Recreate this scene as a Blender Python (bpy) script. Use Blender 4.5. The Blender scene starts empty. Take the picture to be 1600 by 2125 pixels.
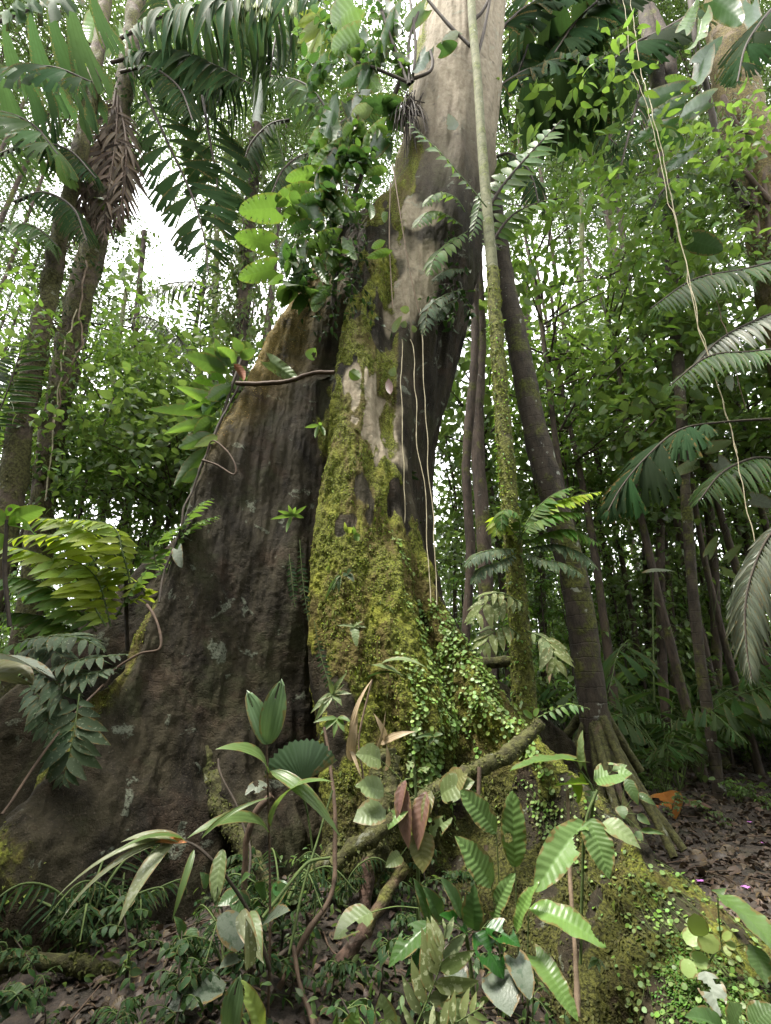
# Rainforest scene: a buttressed giant tree seen from below eye level, with palms, ferns, climbers and undergrowth.
import bpy, math, random
import numpy as np
from mathutils import Vector

random.seed(7)
rng = np.random.default_rng(11)
SC = bpy.context.scene
COL = SC.collection
pi = math.pi
R = math.radians

# ------------------------------------------------------------------ camera geometry
F, PW, PH = 997.0, 1600.0, 2125.0
TH = R(21.4)
CZ = 1.6
cT, sT = math.cos(TH), math.sin(TH)


def at(px, py, Y):
    """world point seen at photo pixel (px, py) at the horizontal distance Y"""
    r = (px - 800) / F
    u = (1062.5 - py) / F
    t = Y / (cT - u * sT)
    return np.array([r * t, Y, CZ + (sT + u * cT) * t])


def mpp(p):
    """metres per photo pixel at the point p"""
    return (p[1] * cT + (p[2] - CZ) * sT) / F


def P3(pts):
    return np.array([at(*p) for p in pts])


# ------------------------------------------------------------------ small numeric helpers
def hash3(i, j, k):
    n = (i * 374761393 + j * 668265263 + k * 2147483647 + 1013904223) & 0xFFFFFFFF
    n = ((n ^ (n >> 13)) * 1274126177) & 0xFFFFFFFF
    return ((n ^ (n >> 16)) & 0xFFFF) / 65535.0


def vnoise(p):
    p = np.asarray(p, float)
    i = np.floor(p).astype(np.int64)
    f = p - i
    f = f * f * (3 - 2 * f)
    x, y, z = i[..., 0], i[..., 1], i[..., 2]
    r = 0
    for dx in (0, 1):
        wx = f[..., 0] if dx else 1 - f[..., 0]
        for dy in (0, 1):
            wy = f[..., 1] if dy else 1 - f[..., 1]
            for dz in (0, 1):
                wz = f[..., 2] if dz else 1 - f[..., 2]
                r = r + wx * wy * wz * hash3(x + dx, y + dy, z + dz)
    return r * 2 - 1


def fbm(p, o=4):
    p = np.asarray(p, float)
    a, r = 1.0, 0
    for k in range(o):
        r = r + a * vnoise(p + 17.3 * k)
        p = p * 2.03
        a *= .5
    return r


def sstep(a, b, x):
    t = np.clip((x - a) / (b - a), 0, 1)
    return t * t * (3 - 2 * t)


def nrm(v):
    v = np.asarray(v, float)
    return v / np.maximum(np.linalg.norm(v, axis=-1, keepdims=True), 1e-9)


def spline(pts, n):
    """Catmull-Rom through pts, n samples, evenly spread by length"""
    pts = np.asarray(pts, float)
    if len(pts) == 2:
        return pts[0] + (pts[1] - pts[0]) * np.linspace(0, 1, n)[:, None]
    q = np.vstack([2 * pts[0] - pts[1], pts, 2 * pts[-1] - pts[-2]])
    out = []
    for k in range(1, len(q) - 2):
        t = np.linspace(0, 1, 24, endpoint=False)[:, None]
        a, b, c, d = q[k - 1], q[k], q[k + 1], q[k + 2]
        out.append(.5 * (2 * b + (c - a) * t + (2 * a - 5 * b + 4 * c - d) * t ** 2 + (3 * b - a - 3 * c + d) * t ** 3))
    out = np.vstack(out + [pts[-1:]])
    s = np.concatenate([[0], np.cumsum(np.linalg.norm(np.diff(out, axis=0), axis=1))])
    u = np.linspace(0, s[-1], n)
    return np.stack([np.interp(u, s, out[:, k]) for k in range(3)], 1)


# ------------------------------------------------------------------ mesh builder
class MB:
    def __init__(self):
        self.V, self.Q, self.UV, self.MI, self.A, self.n = [], [], [], [], [], 0

    def add(self, V, Q, UV=None, mi=0, A=None):
        V = np.asarray(V, np.float32).reshape(-1, 3)
        Q = np.asarray(Q, np.int32).reshape(-1, 4)
        self.V.append(V)
        self.Q.append(Q + self.n)
        self.UV.append(np.zeros((len(V), 2), np.float32) if UV is None else np.asarray(UV, np.float32))
        self.MI.append(np.full(len(Q), mi, np.int32))
        self.A.append(np.zeros((len(V), 4), np.float32) if A is None else np.asarray(A, np.float32))
        self.n += len(V)
        return self

    def mesh(self, name, mats, origin=(0, 0, 0), attr=False):
        V = np.concatenate(self.V) - np.asarray(origin, np.float32)
        Q = np.concatenate(self.Q)
        UV = np.concatenate(self.UV)
        me = bpy.data.meshes.new(name)
        me.vertices.add(len(V))
        me.vertices.foreach_set('co', V.astype(np.float32).ravel())
        me.loops.add(len(Q) * 4)
        me.loops.foreach_set('vertex_index', Q.ravel())
        me.polygons.add(len(Q))
        me.polygons.foreach_set('loop_start', np.arange(0, len(Q) * 4, 4, dtype=np.int32))
        me.polygons.foreach_set('use_smooth', np.ones(len(Q), bool))
        for m in (mats if isinstance(mats, (list, tuple)) else [mats]):
            me.materials.append(m)
        me.polygons.foreach_set('material_index', np.concatenate(self.MI))
        uv = me.uv_layers.new(name='UVMap')
        uv.data.foreach_set('uv', UV[Q.ravel()].ravel())
        if attr:
            a = me.color_attributes.new('mask', 'FLOAT_COLOR', 'POINT')
            a.data.foreach_set('color', np.concatenate(self.A).ravel())
        me.update(calc_edges=True)
        return me

    def build(self, name, mats, parent=None, attr=False):
        org = np.array(parent.location) if parent is not None else np.zeros(3)
        if parent is None:
            V = np.concatenate(self.V)
            k = int(np.argmin(V[:, 2]))
            org = V[k].astype(float)
        o = bpy.data.objects.new(name, self.mesh(name, mats, org, attr))
        COL.objects.link(o)
        if parent is not None:
            o.parent = parent
        else:
            o.location = org
        return o


def thing(name, label, cat, loc=(0, 0, 0), group=None):
    o = bpy.data.objects.new(name, None)
    o.empty_display_size = .1
    COL.objects.link(o)
    o.location = [float(v) for v in loc]
    o['label'] = label
    o['category'] = cat
    if group:
        o['group'] = group
    return o


def tag(o, label, cat, group=None):
    o['label'] = label
    o['category'] = cat
    if group:
        o['group'] = group
    return o


def copy_thing(root, loc, rotz=0., sc=1., label=None, group=None):
    c = root.copy()
    COL.objects.link(c)
    c.location = [float(v) for v in loc]
    c.rotation_euler = (0, 0, rotz)
    c.scale = (sc, sc, sc)
    if label:
        c['label'] = label
    if group:
        c['group'] = group
    for ch in list(root.children):
        d = ch.copy()
        COL.objects.link(d)
        d.parent = c
        for g in ch.children:
            e = g.copy()
            COL.objects.link(e)
            e.parent = d
    return c


# ------------------------------------------------------------------ shapes
def grid_faces(nu, nv, wrap=False):
    i = np.arange(nu)[:, None]
    m = nv if wrap else nv + 1
    j = np.arange(nv)[None, :]
    j2 = (j + 1) % m
    return np.stack([i * m + j, i * m + j2, (i + 1) * m + j2, (i + 1) * m + j], -1).reshape(-1, 4)


def tube(mb, pts, rad, ns=8, n=None, mi=0, rough=0., freq=8., uvs=1.):
    """tapered round tube along pts; rad is a number or a list over the length"""
    pts = np.asarray(pts, float)
    n = n or max(6, 6 * (len(pts) - 1))
    C = spline(pts, n)
    T = nrm(np.gradient(C, axis=0))
    ref = np.array([.37, .21, .9]) if abs(T[0][2]) < .9 else np.array([1., .2, .1])
    N = np.zeros_like(T)
    v = nrm(ref - T[0] * (ref @ T[0]))
    for k in range(n):
        v = nrm(v - T[k] * (v @ T[k]))
        N[k] = v
    B = np.cross(T, N)
    rad = np.atleast_1d(np.asarray(rad, float))
    rr = np.interp(np.linspace(0, 1, n), np.linspace(0, 1, len(rad)), rad) if len(rad) > 1 else np.full(n, rad[0])
    a = np.linspace(0, 2 * pi, ns, endpoint=False)
    D = N[:, None] * np.cos(a)[None, :, None] + B[:, None] * np.sin(a)[None, :, None]
    V = C[:, None] + D * rr[:, None, None]
    if rough:
        V = V + D * (fbm(V * freq, 3) * rough)[..., None] * rr[:, None, None]
    s = np.concatenate([[0], np.cumsum(np.linalg.norm(np.diff(C, axis=0), axis=1))])
    UV = np.stack(np.broadcast_arrays(a[None, :] / (2 * pi), s[:, None] * uvs), -1).reshape(-1, 2)
    mb.add(V.reshape(-1, 3), grid_faces(n - 1, ns, True), UV, mi)
    return C


def sh_ellip(t): return np.sin(pi * np.clip(t, 0, 1) ** .85) ** .85
def sh_ovate(t): return np.clip(2.6 * t ** .55 * (1 - t) ** .85, 0, 1.2)
def sh_lance(t): return np.clip(3.0 * t ** .6 * (1 - t) ** 1.05, 0, 1.2)
def sh_strap(t): return np.clip(5 * t, .25, 1) * (1 - t ** 4) ** .9
def sh_wedge(t): return .06 + .94 * t ** .85
def sh_obl(t): return np.sin(pi * np.clip(t, 0, 1) ** .95) ** .55
def sh_heart(t): return np.clip(1.02 * (np.clip(t, 0, 1) + .02) ** .22 * (1 - t) ** .62, 0, 1.2)
def sh_round(t): return np.sqrt(np.clip(1 - (2 * t - 1) ** 2, 0, 1))


class Leaf:
    """unit-length leaf blade: x along the midrib, y across, z up; w = half width / length"""

    def __init__(s, shape, w, nu=6, nv=2, fold=.25, curl=.6, wave=0., pleat=0., npl=9, heart=0., cut=None, ragged=0., veins=0., nveins=9, seed=1, chew=0):
        g = np.random.default_rng(seed)
        t = np.linspace(0, 1, nu + 1)
        v = np.linspace(-1, 1, nv + 1)
        T, Vv = np.meshgrid(t, v, indexing='ij')
        w_ = np.maximum(shape(T), .015) * w
        av = np.abs(Vv)
        ang = curl * t
        xs = np.concatenate([[0], np.cumsum((np.cos(ang[1:]) + np.cos(ang[:-1])) / 2 / nu)])
        zs = -np.concatenate([[0], np.cumsum((np.sin(ang[1:]) + np.sin(ang[:-1])) / 2 / nu)])
        x = xs[:, None] + 0 * Vv
        z = zs[:, None] + 0 * Vv
        y = Vv * w_
        if heart:
            x = x - heart * av ** 1.4 * (1 - T) ** 3
        if ragged:
            j = g.uniform(-1, 1, Vv.shape[1])
            x = x + ragged * (j[None, :] - .8 * av ** 2) * sstep(.45, 1, T)
        z = z + fold * np.abs(y)
        if wave:
            z = z + wave * av ** 2 * np.sin(T * 17 + Vv * 2 + seed)
        if pleat:
            z = z + pleat * np.cos(np.round((Vv + 1) / 2 * nv) * pi) * (.3 + .7 * T)
        if veins:
            z = z + veins * np.cos((T * nveins - av * 1.6) * 2 * pi) * av ** .5 * (1 - .7 * av)
        s.V = np.stack([x, y, z], -1).reshape(-1, 3)
        s.UV = np.stack([(Vv + 1) / 2, T], -1).reshape(-1, 2)
        Fq = grid_faces(nu, nv)
        if cut is not None:
            i, j = np.divmod(np.arange(nu * nv), nv)
            keep = ~cut((i + .5) / nu, (j + .5) / nv * 2 - 1)
            Fq = Fq[keep]
        if chew:
            ctr = s.V[Fq].mean(1)
            keep = np.ones(len(Fq), bool)
            for _ in range(chew):
                c = np.array([g.uniform(.2, .95), g.choice([-1, 1]) * g.uniform(.3, 1.1) * w])
                keep &= np.linalg.norm(ctr[:, :2] - c, axis=1) > g.uniform(.05, .13)
            Fq = Fq[keep]
        s.F = Fq
        s.w = w


def frames(D, N):
    D = nrm(D)
    S = nrm(np.cross(N, D))
    return D, S, np.cross(D, S)


def scatter(mb, leaf, O, D, N, S, mi=0, ws=1.):
    O, D, N = (np.atleast_2d(np.asarray(a, float)) for a in (O, D, N))
    n = len(O)
    D, Sd, Nn = frames(np.broadcast_to(D, (n, 3)), np.broadcast_to(N, (n, 3)))
    S = np.broadcast_to(np.asarray(S, float), (n,))
    ws = np.broadcast_to(np.asarray(ws, float), (n,))
    b = leaf.V
    V = O[:, None] + S[:, None, None] * (b[None, :, :1] * D[:, None] + b[None, :, 1:2] * Sd[:, None] * ws[:, None, None] + b[None, :, 2:] * Nn[:, None])
    Q = leaf.F[None] + (np.arange(n) * len(b))[:, None, None]
    mb.add(V.reshape(-1, 3), Q.reshape(-1, 4), np.tile(leaf.UV, (n, 1)), mi)


UPV = np.array([0, 0, 1.])


def frond(mb, pts, leaf, n=20, lenf=None, ang=(65, 45), droop=.25, rad=.008, start=.12, mi=0, mir=1, jit=.08, up=None, L=.3, lift=0., gap=0.):
    """pinnate frond: a rachis along pts and n pairs of leaflets; L = longest leaflet"""
    C = tube(mb, pts, [rad, rad * .35], 5, 28, mir)
    T = nrm(np.gradient(C, axis=0))
    lenf = lenf or (lambda t: np.sin(pi * (.12 + .86 * t)) ** .7)
    for sd in (-1, 1):
        t = np.linspace(start, .995, n) + (sd * .2 / n)
        t = np.clip(t + rng.uniform(-jit, jit, n) / n * 3, 0, 1)
        if gap:
            t = t[rng.random(n) > gap]
        x = t * (len(C) - 1)
        O = np.stack([np.interp(x, np.arange(len(C)), C[:, k]) for k in range(3)], 1)
        Tt = nrm(np.stack([np.interp(x, np.arange(len(C)), T[:, k]) for k in range(3)], 1))
        U = np.broadcast_to(UPV if up is None else nrm(up), Tt.shape)
        S = nrm(np.cross(Tt, U)) * sd
        Nn = np.cross(S, Tt) * sd
        a = np.radians(ang[0] + (ang[1] - ang[0]) * t)[:, None]
        D = np.cos(a) * Tt + np.sin(a) * S + lift * Nn - droop * UPV
        D = nrm(D + rng.normal(0, jit, D.shape))
        ln = L * np.maximum(lenf((t - start) / (1 - start)), .1) * rng.uniform(.9, 1.08, len(t))
        scatter(mb, leaf, O, D, Nn + rng.normal(0, jit, D.shape), ln, mi)
    return C


# ------------------------------------------------------------------ materials
def new_mat(name):
    m = bpy.data.materials.new(name)
    m.use_nodes = True
    nt = m.node_tree
    nt.nodes.clear()
    return m, nt, nt.nodes, nt.links


class NG:
    """tiny node-tree helper"""

    def __init__(s, nt):
        s.nt, s.n, s.l = nt, nt.nodes, nt.links

    def node(s, t, **kw):
        n = s.n.new(t)
        for k, v in kw.items():
            setattr(n, k, v)
        return n

    def put(s, sock, v):
        if hasattr(v, 'is_output') or isinstance(v, bpy.types.NodeSocket):
            s.l.new(v, sock)
        else:
            try:
                sock.default_value = v
            except TypeError:
                sock.default_value = (*v, 1)

    def math(s, op, a, b=0., c=None, clamp=False):
        n = s.node('ShaderNodeMath', operation=op, use_clamp=clamp)
        s.put(n.inputs[0], a)
        s.put(n.inputs[1], b)
        if c is not None:
            s.put(n.inputs[2], c)
        return n.outputs[0]

    def mix(s, f, a, b, mode='MIX'):
        n = s.node('ShaderNodeMix', data_type='RGBA', blend_type=mode)
        s.put(n.inputs[0], f)
        for i, v in ((6, a), (7, b)):
            if isinstance(v, tuple) and len(v) == 3:
                v = (*v, 1)
            s.put(n.inputs[i], v)
        return n.outputs[2]

    def noise(s, scale, vec=None, detail=4, rough=.55, dist=0.):
        n = s.node('ShaderNodeTexNoise')
        n.inputs['Scale'].default_value = scale
        n.inputs['Detail'].default_value = detail
        n.inputs['Roughness'].default_value = rough
        n.inputs['Distortion'].default_value = dist
        if vec is not None:
            s.l.new(vec, n.inputs['Vector'])
        return n.outputs['Fac']

    def ramp(s, f, a, b):
        n = s.node('ShaderNodeMapRange', interpolation_type='SMOOTHSTEP')
        s.put(n.inputs[0], f)
        n.inputs[1].default_value = a
        n.inputs[2].default_value = b
        return n.outputs[0]

    def scaled(s, vec, sc):
        n = s.node('ShaderNodeMapping')
        n.inputs['Scale'].default_value = sc
        s.l.new(vec, n.inputs['Vector'])
        return n.outputs[0]


def leaf_mat(name, col, tr=None, rough=.46, trans=.35, vein=0, vcol=None, blotch=.45, spots=None, pleat=0, var=.35, bump=.16, spec=.34, kslope=1.2, dry=.8):
    m, nt, N, L = new_mat(name)
    g = NG(nt)
    uv = g.node('ShaderNodeTexCoord').outputs['UV']
    obj = g.node('ShaderNodeNewGeometry')
    sep = g.node('ShaderNodeSeparateXYZ')
    L.new(uv, sep.inputs[0])
    au = g.math('ABSOLUTE', g.math('MULTIPLY_ADD', sep.outputs[0], 2., -1.))
    rnd = obj.outputs['Random Per Island']
    inf = g.node('ShaderNodeObjectInfo').outputs['Random']
    v1 = g.math('MULTIPLY_ADD', rnd, 2 * var, 1 - var)
    v2 = g.math('MULTIPLY_ADD', inf, .3, .85)
    val = g.math('MULTIPLY', v1, v2)
    c = g.node('ShaderNodeHueSaturation')
    c.inputs['Color'].default_value = (*col, 1)
    g.put(c.inputs['Hue'], g.math('MULTIPLY_ADD', g.math('FRACT', g.math('MULTIPLY', rnd, 7.31)), .05, .475))
    g.put(c.inputs['Saturation'], g.math('MULTIPLY_ADD', g.math('FRACT', g.math('MULTIPLY', rnd, 3.77)), .3, .8))
    g.put(c.inputs['Value'], val)
    base = c.outputs[0]
    pos = obj.outputs['Position']
    nz = g.noise(9., pos, 5)
    base = g.mix(g.math('MULTIPLY', g.ramp(nz, .45, .8), blotch), base, tuple(x * .55 for x in col))
    h = None
    if vein:
        vc = vcol or tuple(min(1, x * 1.7 + .02) for x in col)
        ph = g.math('FRACT', g.math('SUBTRACT', g.math('MULTIPLY', sep.outputs[1], float(vein)), g.math('MULTIPLY', au, kslope)))
        tri = g.math('ABSOLUTE', g.math('MULTIPLY_ADD', ph, 2., -1.))
        ln = g.ramp(tri, .80, .97)
        mid = g.ramp(au, .07, .02)
        vv = g.math('MAXIMUM', ln, mid)
        base = g.mix(g.math('MULTIPLY', vv, .22), base, vc)
        h = g.math('MULTIPLY', g.math('SINE', g.math('MULTIPLY', ph, 2 * pi)), .5)
    if pleat:
        ph = g.math('SINE', g.math('MULTIPLY', sep.outputs[0], 2 * pi * pleat))
        base = g.mix(g.math('MULTIPLY', g.ramp(ph, .2, 1.), .25), base, tuple(x * .5 for x in col))
        h = g.math('MULTIPLY', ph, .5)
    if spots:
        sc_, thr, sc_col = spots
        sn = g.ramp(g.noise(sc_, pos, 3), thr, thr + .06)
        base = g.mix(sn, base, sc_col)
    if dry:
        en = g.math('ADD', g.math('MULTIPLY', g.ramp(au, .55, 1.), .32), g.noise(26., pos, 3))
        en = g.math('ADD', en, g.math('MULTIPLY_ADD', g.math('FRACT', g.math('MULTIPLY', rnd, 5.13)), .16, -.08))
        base = g.mix(g.math('MULTIPLY', g.ramp(en, .80, .86), dry), base, (.14, .095, .035))
    p = g.node('ShaderNodeBsdfPrincipled')
    L.new(base, p.inputs['Base Color'])
    g.put(p.inputs['Roughness'], g.math('MULTIPLY_ADD', g.noise(30., pos, 2), .3, rough - .15))
    p.inputs['Specular IOR Level'].default_value = spec
    bn = g.node('ShaderNodeBump')
    bn.inputs['Strength'].default_value = bump
    bn.inputs['Distance'].default_value = .01
    fine = g.noise(90., pos, 2)
    g.put(bn.inputs['Height'], g.math('ADD', g.math('MULTIPLY', fine, .3), h) if h is not None else fine)
    L.new(bn.outputs[0], p.inputs['Normal'])
    t = g.node('ShaderNodeBsdfTranslucent')
    tc = tr or (min(1, col[0] * 2.2 + .02), min(1, col[1] * 2.3 + .02), col[2] * .9)
    tcol = g.mix(.5, base, tc, 'MIX')
    L.new(tcol, t.inputs['Color'])
    mx = g.node('ShaderNodeMixShader')
    mx.inputs[0].default_value = trans
    L.new(p.outputs[0], mx.inputs[1])
    L.new(t.outputs[0], mx.inputs[2])
    o = g.node('ShaderNodeOutputMaterial')
    L.new(mx.outputs[0], o.inputs[0])
    return m


def bark_mat(name, c1, c2, moss=(.10, .11, .02), mossamt=.4, lichen=.3, scale=6., stretch=.25, bump=.6, rings=0, rough=.85):
    m, nt, N, L = new_mat(name)
    g = NG(nt)
    pos = g.node('ShaderNodeNewGeometry').outputs['Position']
    st = g.scaled(pos, (1, 1, stretch))
    n1 = g.noise(scale, st, 8, .62)
    n2 = g.noise(scale * 4, st, 6, .6)
    col = g.mix(g.ramp(n1, .35, .68), c1, c2)
    col = g.mix(g.math('MULTIPLY', g.ramp(n2, .5, .75), .5), col, tuple(x * .4 for x in c1))
    ms = g.ramp(g.noise(2.2, pos, 6, .6), .62 - .3 * mossamt, .75 - .3 * mossamt)
    mcol = g.mix(g.ramp(g.noise(22., pos, 4), .35, .65), moss, tuple(x * .35 for x in moss))
    col = g.mix(g.math('MULTIPLY', ms, .85), col, mcol)
    ls = g.ramp(g.noise(4.7, pos, 5, .6, .4), .64, .68)
    col = g.mix(g.math('MULTIPLY', ls, lichen), col, (.36, .38, .33))
    p = g.node('ShaderNodeBsdfPrincipled')
    L.new(col, p.inputs['Base Color'])
    p.inputs['Roughness'].default_value = rough
    p.inputs['Specular IOR Level'].default_value = .25
    h = g.math('ADD', g.math('MULTIPLY', n1, .6), g.math('MULTIPLY', n2, .5))
    h = g.math('ADD', h, g.math('MULTIPLY', g.noise(60., pos, 3), g.math('MULTIPLY', ms, .5)))
    if rings:
        sep = g.node('ShaderNodeSeparateXYZ')
        L.new(pos, sep.inputs[0])
        w = g.math('ADD', g.math('MULTIPLY', sep.outputs[2], float(rings)), g.math('MULTIPLY', n1, .3))
        r_ = g.ramp(g.math('ABSOLUTE', g.math('MULTIPLY_ADD', g.math('FRACT', w), 2., -1.)), .9, 1.)
        col2 = g.mix(g.math('MULTIPLY', r_, .6), col, tuple(x * .35 for x in c1))
        L.new(col2, p.inputs['Base Color'])
        h = g.math('SUBTRACT', h, g.math('MULTIPLY', r_, .6))
    bn = g.node('ShaderNodeBump')
    bn.inputs['Strength'].default_value = bump
    bn.inputs['Distance'].default_value = .04
    L.new(h, bn.inputs['Height'])
    L.new(bn.outputs[0], p.inputs['Normal'])
    o = g.node('ShaderNodeOutputMaterial')
    L.new(p.outputs[0], o.inputs[0])
    return m


def plain_mat(name, c1, c2, scale=12., rough=.8, bump=.4):
    m, nt, N, L = new_mat(name)
    g = NG(nt)
    geo = g.node('ShaderNodeNewGeometry')
    pos = geo.outputs['Position']
    n1 = g.noise(scale, pos, 6, .6)
    col = g.mix(g.ramp(n1, .3, .7), c1, c2)
    col = g.mix(g.math('MULTIPLY', geo.outputs['Random Per Island'], .5), col, tuple(x * .5 for x in c1))
    p = g.node('ShaderNodeBsdfPrincipled')
    L.new(col, p.inputs['Base Color'])
    p.inputs['Roughness'].default_value = rough
    p.inputs['Specular IOR Level'].default_value = .3
    bn = g.node('ShaderNodeBump')
    bn.inputs['Strength'].default_value = bump
    bn.inputs['Distance'].default_value = .02
    L.new(n1, bn.inputs['Height'])
    L.new(bn.outputs[0], p.inputs['Normal'])
    o = g.node('ShaderNodeOutputMaterial')
    L.new(p.outputs[0], o.inputs[0])
    return m
# ------------------------------------------------------------------ camera, sky, sun
cam = bpy.data.objects.new('camera', bpy.data.cameras.new('camera'))
COL.objects.link(cam)
cam.location = (0, 0, CZ)
cam.rotation_euler = (R(90) + TH, 0, 0)
cam.data.sensor_fit = 'VERTICAL'
cam.data.sensor_height = 24
cam.data.lens = F / PH * 24
cam.data.clip_end = 500
SC.camera = cam

SUN_DIR = nrm([-.50, -.22, 1.4])
w = bpy.data.worlds.new('World')
SC.world = w
w.use_nodes = True
nt = w.node_tree
nt.nodes.clear()
g = NG(nt)
sky = g.node('ShaderNodeTexSky', sky_type='NISHITA', sun_disc=False)
sky.sun_elevation = math.asin(SUN_DIR[2])
sky.sun_rotation = math.atan2(SUN_DIR[0], SUN_DIR[1])
sky.air_density, sky.dust_density = 1.5, 4.
tc = g.node('ShaderNodeTexCoord').outputs['Generated']
cl = g.ramp(g.noise(2.2, tc, 6, .6), .2, .75)
white = g.mix(cl, (10.2, 10.2, 10.4), (13.0, 12.9, 12.8))        # high thin overcast
skyc = g.mix(.88, sky.outputs[0], white)
bg = g.node('ShaderNodeBackground')
bg.inputs['Strength'].default_value = .115
nt.links.new(skyc, bg.inputs['Color'])
nt.links.new(bg.outputs[0], g.node('ShaderNodeOutputWorld').inputs[0])

sl = bpy.data.lights.new('sun', 'SUN')
sl.energy = 3.0
sl.angle = R(14)
sl.color = (1, .95, .86)
so = bpy.data.objects.new('sun', sl)
COL.objects.link(so)
so.rotation_euler = Vector(SUN_DIR).to_track_quat('Z', 'Y').to_euler()

SC.render.engine = 'CYCLES'
SC.view_settings.view_transform = 'Standard'
SC.view_settings.look = 'None'
SC.view_settings.gamma = 1
SC.view_settings.exposure = EXPO = 2.0
cy = SC.cycles
cy.max_bounces = 7
cy.diffuse_bounces = 4
cy.glossy_bounces = 2
cy.transmission_bounces = 4
cy.transparent_max_bounces = 4
cy.use_denoising = True
cy.caustics_reflective = cy.caustics_refractive = False
cy.sample_clamp_indirect = 6

# ------------------------------------------------------------------ ground
def ground_z(x, y):
    x, y = np.asarray(x, float), np.asarray(y, float)
    z = .05 * np.clip(y - 7, 0, 40) * sstep(.5, 3, x) + .03 * np.clip(y - 7, 0, 40) * (1 - sstep(.5, 3, x))
    z = z - .30 * np.exp(-((x - 1.2) ** 2 / .9 + (y - 3.3) ** 2 / 2.))
    z = z + .18 * np.exp(-((x - .1) ** 2 / 2.2 + (y - 4.7) ** 2 / 1.2))
    z = z + .22 * vnoise(np.stack([x * .5, y * .5, 0 * x], -1)) * .5 + .05 * vnoise(np.stack([x * 2, y * 2, 0 * x + 5], -1))
    return z


m, nt, N_, L_ = new_mat('forest_soil')
g = NG(nt)
pos = g.node('ShaderNodeNewGeometry').outputs['Position']
n1 = g.noise(1.3, pos, 8, .65)
n2 = g.noise(14., pos, 6, .7)
c = g.mix(g.ramp(n2, .35, .7), (.015, .0105, .007), (.048, .034, .023))
c = g.mix(g.math('MULTIPLY', g.ramp(n1, .5, .7), .6), c, (.03, .035, .012))
p = g.node('ShaderNodeBsdfPrincipled')
L_.new(c, p.inputs['Base Color'])
p.inputs['Roughness'].default_value = .8
bn = g.node('ShaderNodeBump')
bn.inputs['Strength'].default_value = .9
bn.inputs['Distance'].default_value = .05
L_.new(n2, bn.inputs['Height'])
L_.new(bn.outputs[0], p.inputs['Normal'])
L_.new(p.outputs[0], g.node('ShaderNodeOutputMaterial').inputs[0])
SOIL = m

xs = np.concatenate([np.linspace(-150, -8, 40)[:-1], np.linspace(-8, 9, 170), np.linspace(9, 150, 40)[1:]])
ys = np.concatenate([np.linspace(-30, 0, 8)[:-1], np.linspace(0, 16, 160), np.linspace(16, 300, 50)[1:]])
X, Yg = np.meshgrid(xs, ys, indexing='ij')
mb = MB()
V = np.stack([X, Yg, ground_z(X, Yg)], -1).reshape(-1, 3)
mb.add(V, grid_faces(len(xs) - 1, len(ys) - 1)[:, ::-1], V[:, :2])
o = mb.build('ground', SOIL)
o['kind'] = 'structure'
o['label'] = 'damp brown forest soil under the trees'

# ------------------------------------------------------------------ the giant buttressed tree
FINS = {  # ridge of each buttress: (photo px, photo py, distance), from the trunk down to the ground
    'A': [(690, 480, 6.3), (655, 545, 6.2), (595, 640, 6.1), (540, 745, 6.0), (480, 850, 5.8), (430, 950, 5.6), (395, 1025, 5.5), (345, 1200, 5.2), (240, 1395, 4.8), (150, 1500, 4.5), (60, 1640, 4.15), (0, 1720, 3.9), (-120, 1880, 3.6)],
    'E': [(640, 800, 5.95), (610, 1000, 5.8), (572, 1200, 5.6), (525, 1400, 5.4), (475, 1600, 5.05), (500, 1750, 4.75)],
    'M': [(775, 420, 5.75), (745, 560, 5.7), (722, 700, 5.6), (705, 900, 5.4), (690, 1100, 5.15), (685, 1300, 4.95), (700, 1450, 4.8), (725, 1600, 4.65), (745, 1750, 4.5), (745, 1850, 4.4)],
    'N': [(806, 560, 5.85), (800, 700, 5.78), (785, 900, 5.55), (772, 1000, 5.4), (778, 1100, 5.2), (805, 1250, 5.0), (850, 1400, 4.8), (900, 1490, 4.7), (900, 1600, 4.75), (900, 1800, 4.8)],
    'B': [(822, 430, 5.9), (815, 560, 5.85), (806, 760, 5.8), (800, 900, 5.7), (815, 1000, 5.6), (850, 1100, 5.5), (898, 1245, 5.4), (958, 1350, 5.3), (1055, 1485, 5.0), (1125, 1545, 4.85), (1220, 1640, 4.55), (1330, 1745, 4.2), (1440, 1850, 3.8), (1600, 1985, 3.2), (1720, 2100, 2.9)],
    'C': [(985, 560, 6.6), (955, 690, 6.7), (920, 830, 6.8), (893, 970, 6.8), (886, 1130, 6.7), (920, 1270, 6.8), (985, 1360, 6.9), (1060, 1430, 7.1), (1150, 1500, 7.3)],
    'G': [(600, 800, 7.2), (430, 1050, 7.0), (340, 1150, 7.0), (240, 1220, 6.9), (150, 1310, 6.8), (60, 1400, 6.6), (-40, 1500, 6.4)],
}
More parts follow.
